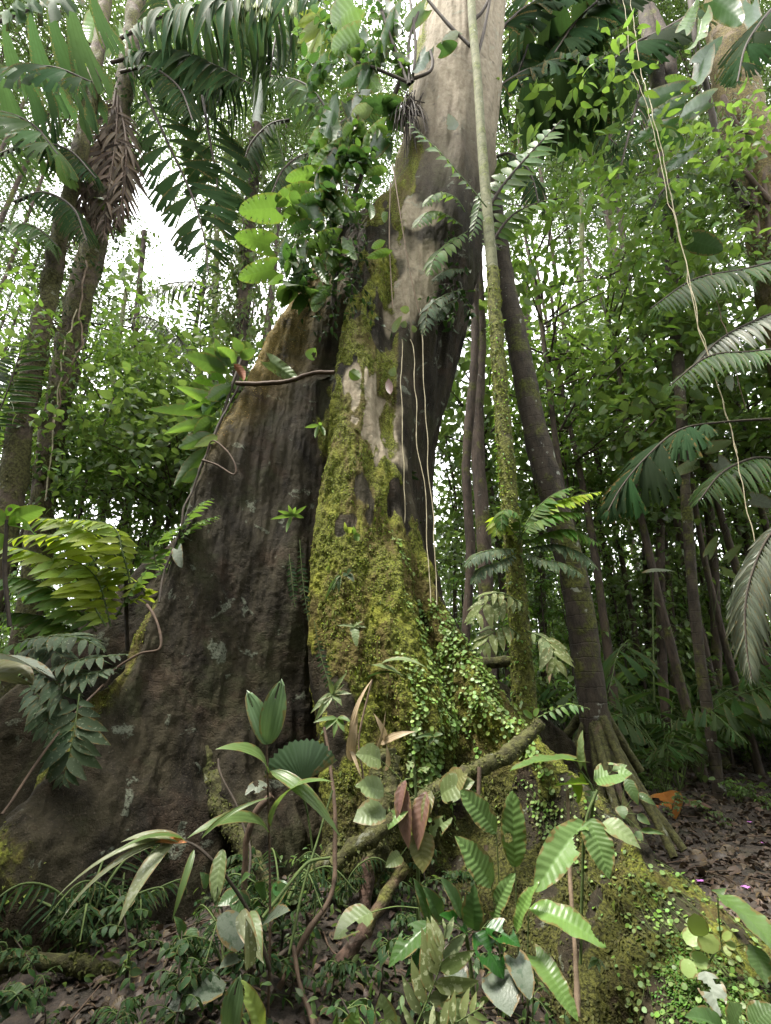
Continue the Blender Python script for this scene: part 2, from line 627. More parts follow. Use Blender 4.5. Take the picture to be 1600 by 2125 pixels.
#         tip half-width, root half-width, exponent
FW = {'A': (.15, .26, 1.3), 'E': (.09, .24, 1.2), 'M': (.28, .36, 1.0), 'N': (.30, .40, 1.0), 'B': (.14, .46, 1.1), 'C': (.12, .34, 1.3), 'G': (.14, .5, 1.5)}
AX = P3([(765, 1500, 6.45), (800, 1000, 6.5), (856, 700, 6.5), (900, 500, 6.5), (930, 300, 6.5), (955, 100, 6.5), (975, -60, 6.5), (1000, -250, 6.5)])
AZ = np.array([-1., 1.5, 4.6, 7.3, 9.6, 12.3, 15.8, 19.5, 26])
AXX = np.interp(AZ, AX[:, 2], AX[:, 0])
RADZ = [(-1, .40), (2, .37), (4.6, .50), (7.3, .78), (9.6, .93), (12, .98), (15.8, .98), (20, .97), (26, .95)]
NZ = 480
zz = np.concatenate([np.linspace(-.35, 3.2, 210), np.linspace(3.2, 9, 180)[1:], np.linspace(9, 24, 92)[1:]])
NZ = len(zz)


def smooth1(x, y, q, k=.35):
    """piecewise-linear y(x) at q, softened by a few shifted samples"""
    return np.mean([np.interp(q + d * k, x, y) for d in (-1, -.5, 0, .5, 1)], axis=0)


cx = smooth1(AZ, AXX, zz, .8)
cy_ = np.full(NZ, 6.5)
rc = smooth1([a for a, b in RADZ], [b for a, b in RADZ], zz, .8)
tips, order = {}, list(FINS)
for k, pts in FINS.items():
    q = P3(pts)
    q = q[np.argsort(q[:, 2])]
    lo = q[0] + (q[0] - q[1]) / max(q[1][2] - q[0][2], .05) * (q[0][2] + .4) * .6
    lo[2] = -.4
    if q[0][2] > -.3:
        q = np.vstack([lo, q])
    zt = q[-1, 2]
    tips[k] = np.stack([smooth1(q[:, 2], q[:, 0], np.minimum(zz, zt), .12), smooth1(q[:, 2], q[:, 1], np.minimum(zz, zt), .12)], 1)
    ax_ = np.stack([cx, cy_], 1)
    kt = int(np.argmin(np.abs(zz - zt)))
    fade = np.exp(-np.clip(zz - zt, 0, 50) / 1.6)[:, None]
    tips[k] = np.where(zz[:, None] > zt, ax_ + (tips[k][kt] - ax_[kt]) * fade, tips[k])
NC = {'default': 120}
phi = {}
for k in order:
    d = tips[k] - np.stack([cx, cy_], 1)
    phi[k] = np.arctan2(d[:, 1], d[:, 0])
ORD = ['A', 'E', 'M', 'N', 'B', 'C', 'G']                        # counter-clockwise seen from above, starting at the west
for k in ORD:
    phi[k] = np.mod(phi[k] + pi + 1.2, 2 * pi) - 1.2        # 0 = west, grows towards the camera, then east
phi['G'] = np.where(phi['G'] < pi / 2, phi['G'] + 2 * pi, phi['G'])
for a, b in zip(ORD, ORD[1:]):
    phi[b] = np.maximum(phi[b], phi[a] + .10)
CNT = [110, 110, 120, 80, 120, 90, 120]
dense = 1600
rows, msk = [], []
for i, z in enumerate(zz):
    a0 = phi['A'][i]
    th = a0 + np.linspace(0, 2 * pi, dense)
    pr = rc[i] ** 7 * np.ones(dense)
    for k in ORD:
        d = tips[k][i] - (cx[i], cy_[i])
        e = np.linalg.norm(d)
        wt, wb, ex = FW[k]
        if e < rc[i] * .75:
            continue
        wb = min(wb, rc[i] * .95)
        s_ = np.linspace(.05, max(e - wt, .08), 60)
        ww = wt + (wb - wt) * np.clip(1 - s_ / e, 0, 1) ** ex
        ps = np.linspace(pi / 2, 0, 14)[1:]
        s_ = np.concatenate([s_, s_[-1] + wt * np.cos(ps)])
        ww = np.concatenate([ww, ww[-1] * np.sin(ps)])
        an, ra = np.arctan2(ww, s_), np.hypot(ww, s_)
        dl = np.abs(np.mod(th - phi[k][i] + pi, 2 * pi) - pi)
        rr = np.interp(dl, an[::-1], ra[::-1], right=0)
        rr[dl > an[0]] = 0
        pr = pr + rr ** 7
    rad = pr ** (1 / 7)
    x = cx[i] + rad * np.cos(th - pi)
    y = cy_[i] + rad * np.sin(th - pi)
    s = np.concatenate([[0], np.cumsum(np.hypot(np.diff(x), np.diff(y)))])
    sa = [np.interp(phi[k][i], th, s) for k in ORD] + [s[-1]]
    u = np.concatenate([np.linspace(sa[j], sa[j + 1], CNT[j], endpoint=False) for j in range(7)])
    rows.append(np.stack([np.interp(u, s, x), np.interp(u, s, y), np.full(len(u), z)], 1))
G = np.array(rows)                                             # (NZ, NCOL, 3)
NCOL = G.shape[1]
for _ in range(3):                                             # relax the rows a little
    G[1:-1] = .25 * G[:-2] + .5 * G[1:-1] + .25 * G[2:]
sec = np.concatenate([a_ + (b_ - a_) * np.arange(c) / c for (a_, b_), c in zip(((0, 1), (1, 2), (2, 2.5), (2.5, 3), (3, 4), (4, 5), (5, 6)), CNT)])    # sector coordinate of each column
SEC = np.broadcast_to(sec, (NZ, NCOL))
ZZ = G[..., 2]
du = np.roll(G, -1, 1) - np.roll(G, 1, 1)
dv = np.gradient(G, axis=0)
GN = nrm(np.cross(du, dv))
# green moss: the lobe M, the right flank up to the ridge B and a little over it
mn = fbm(G * 1.4, 4)
mn2 = fbm(G * np.array([5, 5, 1.2]), 3)
moss = sstep(1.35, 1.72, SEC + .10 * mn2 + .38 * sstep(4.2, 6, ZZ)) * (1 - sstep(3.03, 3.14, SEC + .03 * mn)) * (1 - sstep(9.5, 12.5, ZZ + 1.2 * mn))
moss = moss * sstep(-.45, .1, mn + .75 * mn2 + .42)
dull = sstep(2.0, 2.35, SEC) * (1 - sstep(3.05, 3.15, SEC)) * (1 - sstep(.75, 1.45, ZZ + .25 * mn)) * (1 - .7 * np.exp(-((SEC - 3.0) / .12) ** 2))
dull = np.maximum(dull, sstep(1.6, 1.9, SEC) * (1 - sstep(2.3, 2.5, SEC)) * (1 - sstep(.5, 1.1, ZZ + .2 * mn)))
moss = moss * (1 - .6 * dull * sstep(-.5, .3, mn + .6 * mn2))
front = np.exp(-((SEC - 3.0) / .03) ** 2)
wA = .22 + .45 * sstep(4.2, 6.2, ZZ)
ridgeA = np.maximum(np.exp(-((SEC - 0) / wA) ** 2), np.exp(-((SEC - 6) / .3) ** 2))
mossA = ridgeA * sstep(-.5, .3, mn + .3)
ochre = mossA * sstep(3.6, 6.2, ZZ) * (1 - sstep(8.6, 9.6, ZZ))
lowmoss = mossA * (1 - sstep(2.2, 3.2, ZZ)) * .7
up_moss = np.exp(-((SEC - 1.3) / .95) ** 2) * sstep(8., 10, ZZ) * sstep(-.7, .2, mn + .4 * mn2) * .85
moss = np.clip(np.maximum(np.maximum(moss, lowmoss), up_moss), 0, 1)
# pale bare patches on the ridge B and the smooth upper bole
pale = np.zeros((NZ, NCOL))
for px, py, Y, r in ((778, 850, 5.45, .36), (786, 900, 5.5, .28), (766, 805, 5.5, .25), (770, 870, 5.4, .3), (840, 640, 5.8, .3), (880, 520, 5.6, .45), (880, 600, 5.7, .35), (870, 450, 5.6, .3), (860, 700, 5.9, .2)):
    d = np.linalg.norm((G - at(px, py, Y)) * np.array([1, 1, .62]), axis=-1) + .16 * mn + .10 * mn2
    pale = np.maximum(pale, 1 - sstep(r * .7, r, d))
moss = moss * (1 - .9 * pale * sstep(-.5, .1, mn2 + .5 * mn))
pale = np.clip(pale + sstep(9, 13, ZZ) * .8, 0, 1)
disp = .055 * fbm(G * np.array([3.2, 3.2, .42]), 4) + .03 * fbm(G * np.array([9, 9, 1.3]), 3) + .006 * fbm(G * 24, 2)
disp = disp + moss * (.022 * np.abs(fbm(G * np.array([13, 13, 6]), 3)) + .013 * fbm(G * 30, 2))
disp = disp - .10 * sstep(.35, .8, fbm(G * np.array([2.3, 2.3, .30]) + 9, 3)) * (1 - sstep(7, 9, ZZ))
G = G + GN * disp[..., None]

# material of the bole
m, nt, N_, L_ = new_mat('kapok_bark')
g = NG(nt)
geo = g.node('ShaderNodeNewGeometry')
pos = geo.outputs['Position']
at_ = g.node('ShaderNodeAttribute', attribute_name='mask')
sp = g.node('ShaderNodeSeparateColor')
L_.new(at_.outputs['Color'], sp.inputs[0])
mo, oc, pa = sp.outputs[0], sp.outputs[1], sp.outputs[2]
st = g.scaled(pos, (1, 1, .42))
n1 = g.noise(2.4, st, 9, .66, .6)
n2 = g.noise(12., g.scaled(pos, (1, 1, .7)), 7, .65, .4)
n3 = g.noise(2.1, pos, 8, .6)
n4 = g.noise(45., pos, 4, .6)
col = g.mix(g.ramp(n1, .33, .67), (.009, .0075, .005), (.034, .029, .017))
col = g.mix(g.math('MULTIPLY', g.ramp(n3, .50, .66), .40), col, (.050, .031, .020))
col = g.mix(g.math('MULTIPLY', g.ramp(n2, .5, .7), .5), col, (.012, .010, .008))
vo = g.node('ShaderNodeTexVoronoi', feature='DISTANCE_TO_EDGE')
vo.inputs['Scale'].default_value = 5.
wp = g.node('ShaderNodeVectorMath', operation='ADD')
L_.new(g.scaled(pos, (1, 1, .35)), wp.inputs[0])
nv_ = g.node('ShaderNodeTexNoise')
nv_.inputs['Scale'].default_value = 3.
nv_.inputs['Detail'].default_value = 6.
L_.new(pos, nv_.inputs['Vector'])
L_.new(nv_.outputs['Color'], wp.inputs[1])
L_.new(wp.outputs[0], vo.inputs['Vector'])
crack = g.math('MULTIPLY', g.ramp(vo.outputs[0], .035, .0), g.ramp(n3, .50, .64))
col = g.mix(g.math('MULTIPLY', crack, .45), col, (.008, .006, .005))
col = g.mix(g.math('MULTIPLY', g.ramp(g.noise(1.4, pos, 7, .65), .52, .62), .45), col, (.030, .034, .014))
col = g.mix(g.math('MULTIPLY', g.ramp(g.noise(70., pos, 3, .6), .56, .72), .55), col, (.085, .066, .048))
pc = g.mix(g.ramp(n2, .3, .7), (.29, .25, .18), (.185, .15, .105))
pc = g.mix(g.math('MULTIPLY', g.ramp(n4, .5, .72), .5), pc, (.2, .17, .12))
col = g.mix(g.math('MULTIPLY', pa, g.ramp(g.noise(5., pos, 6), .15, .45)), col, pc)
li = g.math('MULTIPLY', g.ramp(g.noise(3.3, pos, 6, .62, .5), .615, .645), g.ramp(n4, .35, .5))
col = g.mix(g.math('MULTIPLY', li, .42), col, (.20, .225, .17))
oc = g.math('MULTIPLY', oc, g.ramp(g.math('ADD', g.noise(3.5, pos, 7, .65), g.math('MULTIPLY', n4, .3)), .42, .72))
oc_c = g.mix(g.ramp(n4, .3, .7), (.21, .150, .052), (.10, .080, .024))
col = g.mix(g.math('MULTIPLY', oc, .92), col, oc_c)
mc = g.mix(g.ramp(n4, .36, .64), (.040, .043, .010), (.155, .170, .028))
mc = g.mix(g.math('MULTIPLY', g.ramp(n3, .52, .68), .6), mc, (.22, .225, .030))
mc = g.mix(g.math('MULTIPLY', g.ramp(n1, .46, .60), .75), mc, (.075, .052, .022))
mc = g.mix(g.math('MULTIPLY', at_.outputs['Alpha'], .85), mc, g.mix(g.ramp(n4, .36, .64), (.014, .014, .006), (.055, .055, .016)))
mf = g.ramp(g.math('ADD', mo, g.math('MULTIPLY_ADD', n2, .9, -.45)), .30, .62)
col = g.mix(mf, col, mc)
p = g.node('ShaderNodeBsdfPrincipled')
L_.new(col, p.inputs['Base Color'])
p.inputs['Roughness'].default_value = .82
p.inputs['Specular IOR Level'].default_value = .12
sepz = g.node('ShaderNodeSeparateXYZ')
L_.new(pos, sepz.inputs[0])
wv = g.math('ADD', g.math('MULTIPLY', sepz.outputs[2], 16.), g.math('MULTIPLY', g.noise(2.5, pos, 4), 5.))
rg = g.ramp(g.math('ABSOLUTE', g.math('MULTIPLY_ADD', g.math('FRACT', wv), 2., -1.)), .8, 1.)
rg = g.math('MULTIPLY', rg, g.ramp(n3, .42, .6))
h = g.math('ADD', g.math('MULTIPLY', n2, .55), g.math('MULTIPLY', n1, .5))
h = g.math('SUBTRACT', h, g.math('MULTIPLY', rg, .10))
h = g.math('SUBTRACT', h, g.math('MULTIPLY', crack, .25))
h = g.math('ADD', h, g.math('MULTIPLY', li, .12))
h = g.math('ADD', h, g.math('MULTIPLY', n4, g.math('MULTIPLY_ADD', mf, .6, .35)))
bn = g.node('ShaderNodeBump')
bn.inputs['Strength'].default_value = .75
bn.inputs['Distance'].default_value = .05
L_.new(h, bn.inputs['Height'])
L_.new(bn.outputs[0], p.inputs['Normal'])
L_.new(p.outputs[0], g.node('ShaderNodeOutputMaterial').inputs[0])
KBARK = m

kapok = thing('buttressed_tree', 'giant rainforest tree with tall flaring buttresses and a moss covered central lobe', 'tree', (0, 6.5, 0))
mb = MB()
A4 = np.stack([moss, ochre, pale, dull], -1)
mb.add(G.reshape(-1, 3), grid_faces(NZ - 1, NCOL, True), None, 0, A4.reshape(-1, 4))
mb.build('trunk', KBARK, kapok, attr=True)

# moss tufts standing off the bark
MOSSM = leaf_mat('moss_tuft', (.132, .162, .024), (.33, .37, .05), rough=.8, trans=.3, var=.6, spec=.15, bump=0, dry=0)
OCHREM = leaf_mat('ochre_moss', (.22, .16, .05), (.4, .28, .06), rough=.85, trans=.2, var=.5, spec=.1, bump=0, dry=0)
tuft = Leaf(sh_lance, .30, 2, 2, fold=.5, curl=1.2)


def on_trunk(prob, n):
    """n random points of the bole, picked by prob (NZ, NCOL): position, normal, row, column"""
    A = np.linalg.norm(np.cross(np.roll(G, -1, 1) - G, np.gradient(G, axis=0)), axis=-1)
    w_ = (A * prob).ravel()
    w_ = w_ / w_.sum()
    k = rng.choice(w_.size, n, p=w_)
    i, j = np.divmod(k, NCOL)
    i = np.clip(i, 0, NZ - 2)
    a, b = rng.random(n)[:, None], rng.random(n)[:, None]
    j2 = (j + 1) % NCOL
    Pp = (G[i, j] * (1 - a) + G[i, j2] * a) * (1 - b) + (G[i + 1, j] * (1 - a) + G[i + 1, j2] * a) * b
    return Pp, GN[i, j], i, j


clump = sstep(-.15, .5, fbm(G * np.array([10, 10, 4]), 3) + .5 * mn2)
facing = sstep(-.2, .15, -GN[..., 1])
Pl, Nl, _, _ = on_trunk(np.clip(moss - .4, 0, 1) * clump * facing * (ZZ < 9), 5000)
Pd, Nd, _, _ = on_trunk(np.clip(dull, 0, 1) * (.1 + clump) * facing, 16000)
Pm, Nm, _, _ = on_trunk(np.clip(1 - 1.2 * dull, 0, 1) * np.clip(moss - .25, 0, 1) * (.15 + clump) * facing * (1 - sstep(6, 11, ZZ) * .7), 42000)
D = Nm * rng.uniform(.3, 1, (len(Pm), 1)) - UPV * rng.uniform(.0, 1.1, (len(Pm), 1)) + rng.normal(0, .55, Pm.shape)
mb = MB()
scatter(mb, tuft, Pm - Nm * .008, D, Nm + UPV * .6 + rng.normal(0, .3, Pm.shape), rng.uniform(.012, .036, len(Pm)))
scatter(mb, tuft, Pl, Nl * .25 - UPV + rng.normal(0, .25, Pl.shape), Nl + .2 * UPV, rng.uniform(.035, .085, len(Pl)), ws=.55)
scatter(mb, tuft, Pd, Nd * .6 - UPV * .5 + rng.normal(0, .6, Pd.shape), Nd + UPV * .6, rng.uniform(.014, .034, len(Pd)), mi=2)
Po, No, _, _ = on_trunk(np.clip(ochre - .3, 0, 1) * facing, 9000)
D = No * rng.uniform(.3, 1, (len(Po), 1)) - UPV * rng.uniform(.0, .8, (len(Po), 1)) + rng.normal(0, .5, Po.shape)
scatter(mb, tuft, Po - No * .006, D, No + UPV * .6, rng.uniform(.012, .03, len(Po)), mi=1)
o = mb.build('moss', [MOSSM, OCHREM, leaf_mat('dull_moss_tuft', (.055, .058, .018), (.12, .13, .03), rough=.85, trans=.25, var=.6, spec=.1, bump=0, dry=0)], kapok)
o['kind'] = 'stuff'
# ------------------------------------------------------------------ leaf materials
LM = {}
LM['mid'] = leaf_mat('leaf_mid_green', (.045, .095, .022), (.16, .30, .03), vein=9)
LM['bright'] = leaf_mat('leaf_bright_green', (.07, .15, .025), (.26, .46, .04), vein=8, trans=.42)
LM['lime'] = leaf_mat('leaf_lime', (.13, .20, .025), (.36, .46, .04), vein=8, trans=.5)
LM['dark'] = leaf_mat('leaf_dark_green', (.019, .045, .012), (.055, .12, .016), vein=8, trans=.25, rough=.5, spec=.14)
LM['under'] = leaf_mat('leaf_understory', (.068, .130, .026), (.24, .40, .04), vein=7, trans=.45, blotch=.35, var=.45)
LM['undark'] = leaf_mat('leaf_understory_dark', (.078, .132, .038), (.24, .37, .05), vein=7, trans=.4, blotch=.4, var=.45)
LM['far'] = leaf_mat('leaf_far', (.050, .092, .022), (.17, .28, .035), trans=.36, var=.5, bump=0)
LM['fern'] = leaf_mat('fern_green', (.060, .125, .022), (.22, .36, .04), trans=.42, spec=.12, rough=.55)
LM['fernlime'] = leaf_mat('fern_lime', (.19, .27, .025), (.46, .56, .04), vein=12, trans=.52, spec=.15)
LM['fernspot'] = leaf_mat('fern_pale_spotted', (.125, .16, .06), (.24, .32, .1), trans=.3, spec=.12, rough=.6, spots=(34., .55, (.24, .27, .15)))
LM['ferndark'] = leaf_mat('fern_grey_green', (.055, .085, .045), (.12, .18, .07), trans=.28, spec=.1, rough=.6, spots=(40., .60, (.14, .17, .11)))
LM['palm'] = leaf_mat('palm_green', (.040, .085, .022), (.15, .27, .04), pleat=3, trans=.42, spec=.2, rough=.55)
LM['palmdark'] = leaf_mat('palm_dark', (.020, .042, .016), (.07, .13, .025), pleat=5, trans=.35, blotch=.4, spec=.04, rough=.75)
LM['palmgrey'] = leaf_mat('palm_grey_green', (.11, .13, .085), (.14, .18, .08), pleat=4, trans=.15)
LM['palmblue'] = leaf_mat('palm_backlit', (.032, .066, .026), (.11, .20, .05), pleat=5, trans=.42, spec=.06, rough=.7)
LM['pleat'] = leaf_mat('pleated_blade', (.075, .15, .055), (.20, .34, .07), pleat=6, trans=.3, rough=.35)
LM['strap'] = leaf_mat('strap_leaf', (.085, .16, .035), (.24, .38, .05), pleat=4, trans=.32, rough=.36)
LM['strapgrey'] = leaf_mat('strap_leaf_dusty', (.15, .18, .085), (.20, .25, .08), pleat=3, trans=.2, spots=(45., .58, (.26, .28, .2)))
LM['ribbed'] = leaf_mat('ribbed_leaf', (.072, .150, .030), (.22, .36, .04), vein=11, trans=.25, rough=.45, bump=.25, spec=.25)
LM['gloss'] = leaf_mat('glossy_dark_leaf', (.034, .088, .018), (.1, .22, .03), vein=8, trans=.2, rough=.36, spec=.3, bump=.12)
LM['paddle'] = leaf_mat('paddle_leaf', (.085, .185, .026), (.25, .5, .04), vein=14, trans=.38, rough=.34, kslope=.6)
LM['dusty'] = leaf_mat('dusty_leaf', (.11, .165, .055), (.26, .36, .08), vein=8, trans=.3, spots=(50., .62, (.2, .23, .13)))
LM['greyleaf'] = leaf_mat('grey_film_leaf', (.085, .11, .075), (.2, .25, .13), trans=.15, rough=.3, spots=(26., .55, (.06, .085, .055)))
LM['silver'] = leaf_mat('silvery_leaf', (.16, .19, .145), (.3, .34, .22), vein=6, trans=.25)
LM['olive'] = leaf_mat('olive_leaf', (.11, .12, .03), (.2, .2, .04), vein=8, trans=.25)
LM['brown'] = leaf_mat('withered_leaf', (.11, .06, .035), (.2, .11, .05), vein=8, trans=.2)
LM['pinkbrown'] = leaf_mat('rosy_withered_leaf', (.13, .068, .048), (.26, .12, .08), vein=8, trans=.25)
LM['rust'] = leaf_mat('rust_leaf', (.20, .078, .028), (.24, .1, .03), vein=8, trans=.1, spec=.12, rough=.7)
LM['orange'] = leaf_mat('orange_leaf', (.48, .18, .02), (.6, .28, .03), vein=0, trans=.3)
LM['straw'] = leaf_mat('straw_leaf', (.36, .28, .15), (.4, .3, .13), pleat=4, trans=.2)
LM['deadpalm'] = leaf_mat('dead_palm', (.085, .066, .052), (.11, .085, .06), pleat=3, trans=.1, var=.6, spec=.04, rough=.8, bump=.05)
LM['mons'] = leaf_mat('monstera_leaf', (.058, .130, .018), (.20, .37, .03), vein=8, trans=.38, rough=.34, bump=.5)
LM['monsdark'] = leaf_mat('monstera_dark', (.026, .070, .020), (.09, .20, .025), vein=8, trans=.35, rough=.34)
LM['plate'] = leaf_mat('thick_round_leaf', (.17, .25, .045), (.36, .5, .06), trans=.35, var=.15, rough=.5)
LM['disc'] = leaf_mat('button_leaf', (.20, .32, .075), (.38, .54, .1), trans=.35, var=.4, rough=.4)
LM['discdull'] = leaf_mat('dull_button_leaf', (.11, .19, .04), (.25, .38, .05), trans=.3, var=.4, rough=.5)
LM['litter'] = leaf_mat('dead_litter', (.052, .036, .024), (.09, .06, .035), vein=7, trans=.1, var=.6, rough=.55)
STEMG = plain_mat('green_stem', (.09, .13, .035), (.05, .075, .025))
STEMB = plain_mat('brown_stem', (.10, .065, .042), (.05, .034, .024))
STEMD = plain_mat('dark_stem', (.035, .028, .022), (.06, .045, .03))
TWIG = plain_mat('pale_twig', (.22, .16, .11), (.12, .085, .055))
THREAD = plain_mat('aerial_thread', (.46, .41, .28), (.26, .22, .13), bump=.1)
MOSSROOT = bark_mat('mossy_root_bark', (.085, .055, .04), (.035, .026, .02), moss=(.07, .075, .022), mossamt=1.1, lichen=.2, scale=9., stretch=1.)
REDROOT = bark_mat('reddish_root_bark', (.10, .062, .046), (.04, .028, .021), mossamt=.55, lichen=.1, scale=12., stretch=1.)
BARKM = bark_mat('mossy_palm_bark', (.10, .075, .052), (.045, .034, .025), moss=(.095, .095, .028), mossamt=.75, lichen=.35, scale=8., stretch=.5, bump=1.)
BARKB = bark_mat('brown_palm_bark', (.060, .047, .034), (.026, .021, .016), mossamt=.35, lichen=.5, scale=9., stretch=.4, rings=5)
BARKD = bark_mat('dark_bark', (.075, .055, .042), (.03, .024, .018), mossamt=.3, lichen=.2, scale=10., stretch=.3)
BARKP = bark_mat('pale_ringed_bark', (.15, .15, .085), (.08, .085, .042), moss=(.13, .15, .04), mossamt=.4, lichen=.6, scale=9., stretch=.6, rings=3, bump=.3)
BARKV = bark_mat('bright_moss_bark', (.09, .075, .045), (.04, .035, .02), moss=(.15, .16, .03), mossamt=1.4, lichen=.1, scale=14., stretch=.7, bump=1.)
BARKO = bark_mat('ochre_bark', (.15, .11, .065), (.055, .042, .028), moss=(.14, .11, .03), mossamt=.8, lichen=.4, scale=6., stretch=.5, bump=1.)

# ------------------------------------------------------------------ leaf shapes
PR = {}
PR['simple'] = Leaf(sh_ellip, .20, 4, 2, fold=.25, curl=.5)
PR['drip'] = Leaf(sh_lance, .19, 5, 2, fold=.2, curl=.7)
PR['broad'] = Leaf(sh_ovate, .30, 5, 2, fold=.18, curl=.6)
PR['chewed'] = Leaf(sh_ovate, .34, 12, 10, fold=.2, curl=.5, chew=3, wave=.01)
PR['chewed_hard'] = Leaf(sh_ovate, .33, 16, 14, fold=.15, curl=.4, chew=9, wave=.02, seed=5)
PR['tiny'] = Leaf(sh_ellip, .28, 2, 2, fold=.2, curl=.3)
PR['pinna'] = Leaf(sh_lance, .13, 4, 2, fold=.25, curl=.5)
PR['pinnawide'] = Leaf(sh_lance, .17, 7, 2, fold=.25, curl=.45, wave=.008)
PR['palmlet'] = Leaf(sh_lance, .055, 4, 2, fold=.7, curl=.5)
PR['strap'] = Leaf(sh_lance, .065, 10, 2, fold=.45, curl=1.1)
PR['strapwide'] = Leaf(sh_lance, .10, 14, 4, fold=.35, curl=1.5)
PR['wedge'] = Leaf(sh_wedge, .26, 9, 12, fold=.12, curl=.5, pleat=.010, ragged=.10, cut=lambda t, v: (t > .62) & (np.mod(np.floor((v + 1) * 6), 4) == 2), seed=3)
PR['wedgebroad'] = Leaf(sh_wedge, .36, 12, 20, fold=.10, curl=.55, pleat=.008, ragged=.08, cut=lambda t, v: (t > .7) & (np.mod(np.floor((v + 1) * 10), 5) == 2), seed=6)
PR['blade'] = Leaf(sh_lance, .042, 8, 2, fold=.5, curl=.8)
PR['wedgeslim'] = Leaf(sh_wedge, .16, 8, 8, fold=.15, curl=.5, pleat=.008, ragged=.09, seed=4)
PR['mons'] = Leaf(sh_heart, .52, 72, 14, fold=.18, curl=.55, heart=.22, veins=.006, nveins=7, wave=.02, cut=lambda t, v: (np.mod(t * 7 - np.abs(v) * 1.2, 1) < .14) & (np.abs(v) > .5) & (t > .2) & (t < .9))
PR['heart'] = Leaf(sh_heart, .44, 16, 8, fold=.15, curl=.5, heart=.24, veins=.008, nveins=7, wave=.012)
PR['heartlong'] = Leaf(sh_heart, .31, 18, 8, fold=.25, curl=.8, heart=.16, veins=.008, nveins=8, wave=.015)
PR['ribbed'] = Leaf(sh_obl, .20, 66, 16, fold=.2, curl=.35, veins=.0025, nveins=11, wave=.012, chew=1, seed=12)
PR['ribbedwide'] = Leaf(sh_ovate, .30, 60, 16, fold=.2, curl=.5, veins=.003, nveins=10, wave=.012, chew=2, seed=14)
PR['gloss'] = Leaf(sh_ellip, .27, 40, 8, fold=.22, curl=.45, veins=.003, nveins=8)
PR['glosschew'] = Leaf(sh_ellip, .27, 28, 16, fold=.22, curl=.5, veins=.003, nveins=8, chew=2, seed=8)
PR['paddle'] = Leaf(sh_obl, .15, 40, 12, fold=.35, curl=.75, wave=.02, chew=1, seed=9)
PR['bract'] = Leaf(sh_obl, .18, 24, 13, fold=.35, curl=.5, pleat=.006, ragged=.05, cut=lambda t, v: (t > .72) & (np.abs(v - .15) < .08))
PR['round'] = Leaf(sh_round, .42, 8, 4, fold=.1, curl=.25)
PR['disc'] = Leaf(sh_round, .46, 4, 2, fold=.12, curl=.2)
PR['litter'] = Leaf(sh_ovate, .26, 5, 2, fold=.4, curl=.9, wave=.05)


def fan_leaf(nseg=17, spread=2.6, nr=8, pleat=.035, seed=2):
    """round pleated fan blade: unit radius, opening along +x"""
    g_ = np.random.default_rng(seed)
    a = np.linspace(-spread / 2, spread / 2, 2 * nseg + 1)
    r_ = np.linspace(.02, 1, nr + 1)
    A_, R_ = np.meshgrid(a, r_, indexing='ij')
    tip = 1 - .05 * (np.arange(2 * nseg + 1) % 2)[:, None] - .05 * g_.random((2 * nseg + 1, 1))
    Rr = R_ * tip
    z = pleat * ((np.arange(2 * nseg + 1) % 2)[:, None] - .5) * R_ ** .8 - .22 * R_ ** 2
    l = Leaf(sh_round, .5, 2, 2)
    l.V = np.stack([Rr * np.cos(A_), Rr * np.sin(A_), z], -1).reshape(-1, 3)
    l.UV = np.stack([(A_ / spread + .5), R_], -1).reshape(-1, 2)
    l.F = grid_faces(2 * nseg, nr)[:, ::-1]
    l.w = .5
    return l


PR['fan'] = fan_leaf()


for k_ in range(1, 4):
    PR['chewed%d' % k_] = Leaf(sh_ovate, .31 + .03 * k_, 18, 14, fold=.12 + .08 * k_, curl=.3 + .2 * k_, chew=k_, wave=.012, seed=40 + k_)
    PR['ribbed%d' % k_] = Leaf(sh_obl, .18 + .015 * k_, 66, 16, fold=.12 + .07 * k_, curl=.2 + .18 * k_, veins=.0022, nveins=10 + k_, wave=.014, chew=k_ - 1, seed=50 + k_)
    PR['ribbedwide%d' % k_] = Leaf(sh_ovate, .27 + .02 * k_, 60, 16, fold=.12 + .07 * k_, curl=.3 + .18 * k_, veins=.003, nveins=9 + k_, wave=.016, chew=k_ - 1, seed=60 + k_)
    PR['gloss%d' % k_] = Leaf(sh_ellip, .25 + .02 * k_, 44, 14, fold=.15 + .07 * k_, curl=.3 + .15 * k_, veins=.0025, nveins=8, wave=.01, chew=k_ - 1, seed=70 + k_)
    PR['drip%d' % k_] = Leaf(sh_lance, .17 + .02 * k_, 12, 6, fold=.15 + .08 * k_, curl=.4 + .25 * k_, wave=.012, seed=80 + k_)


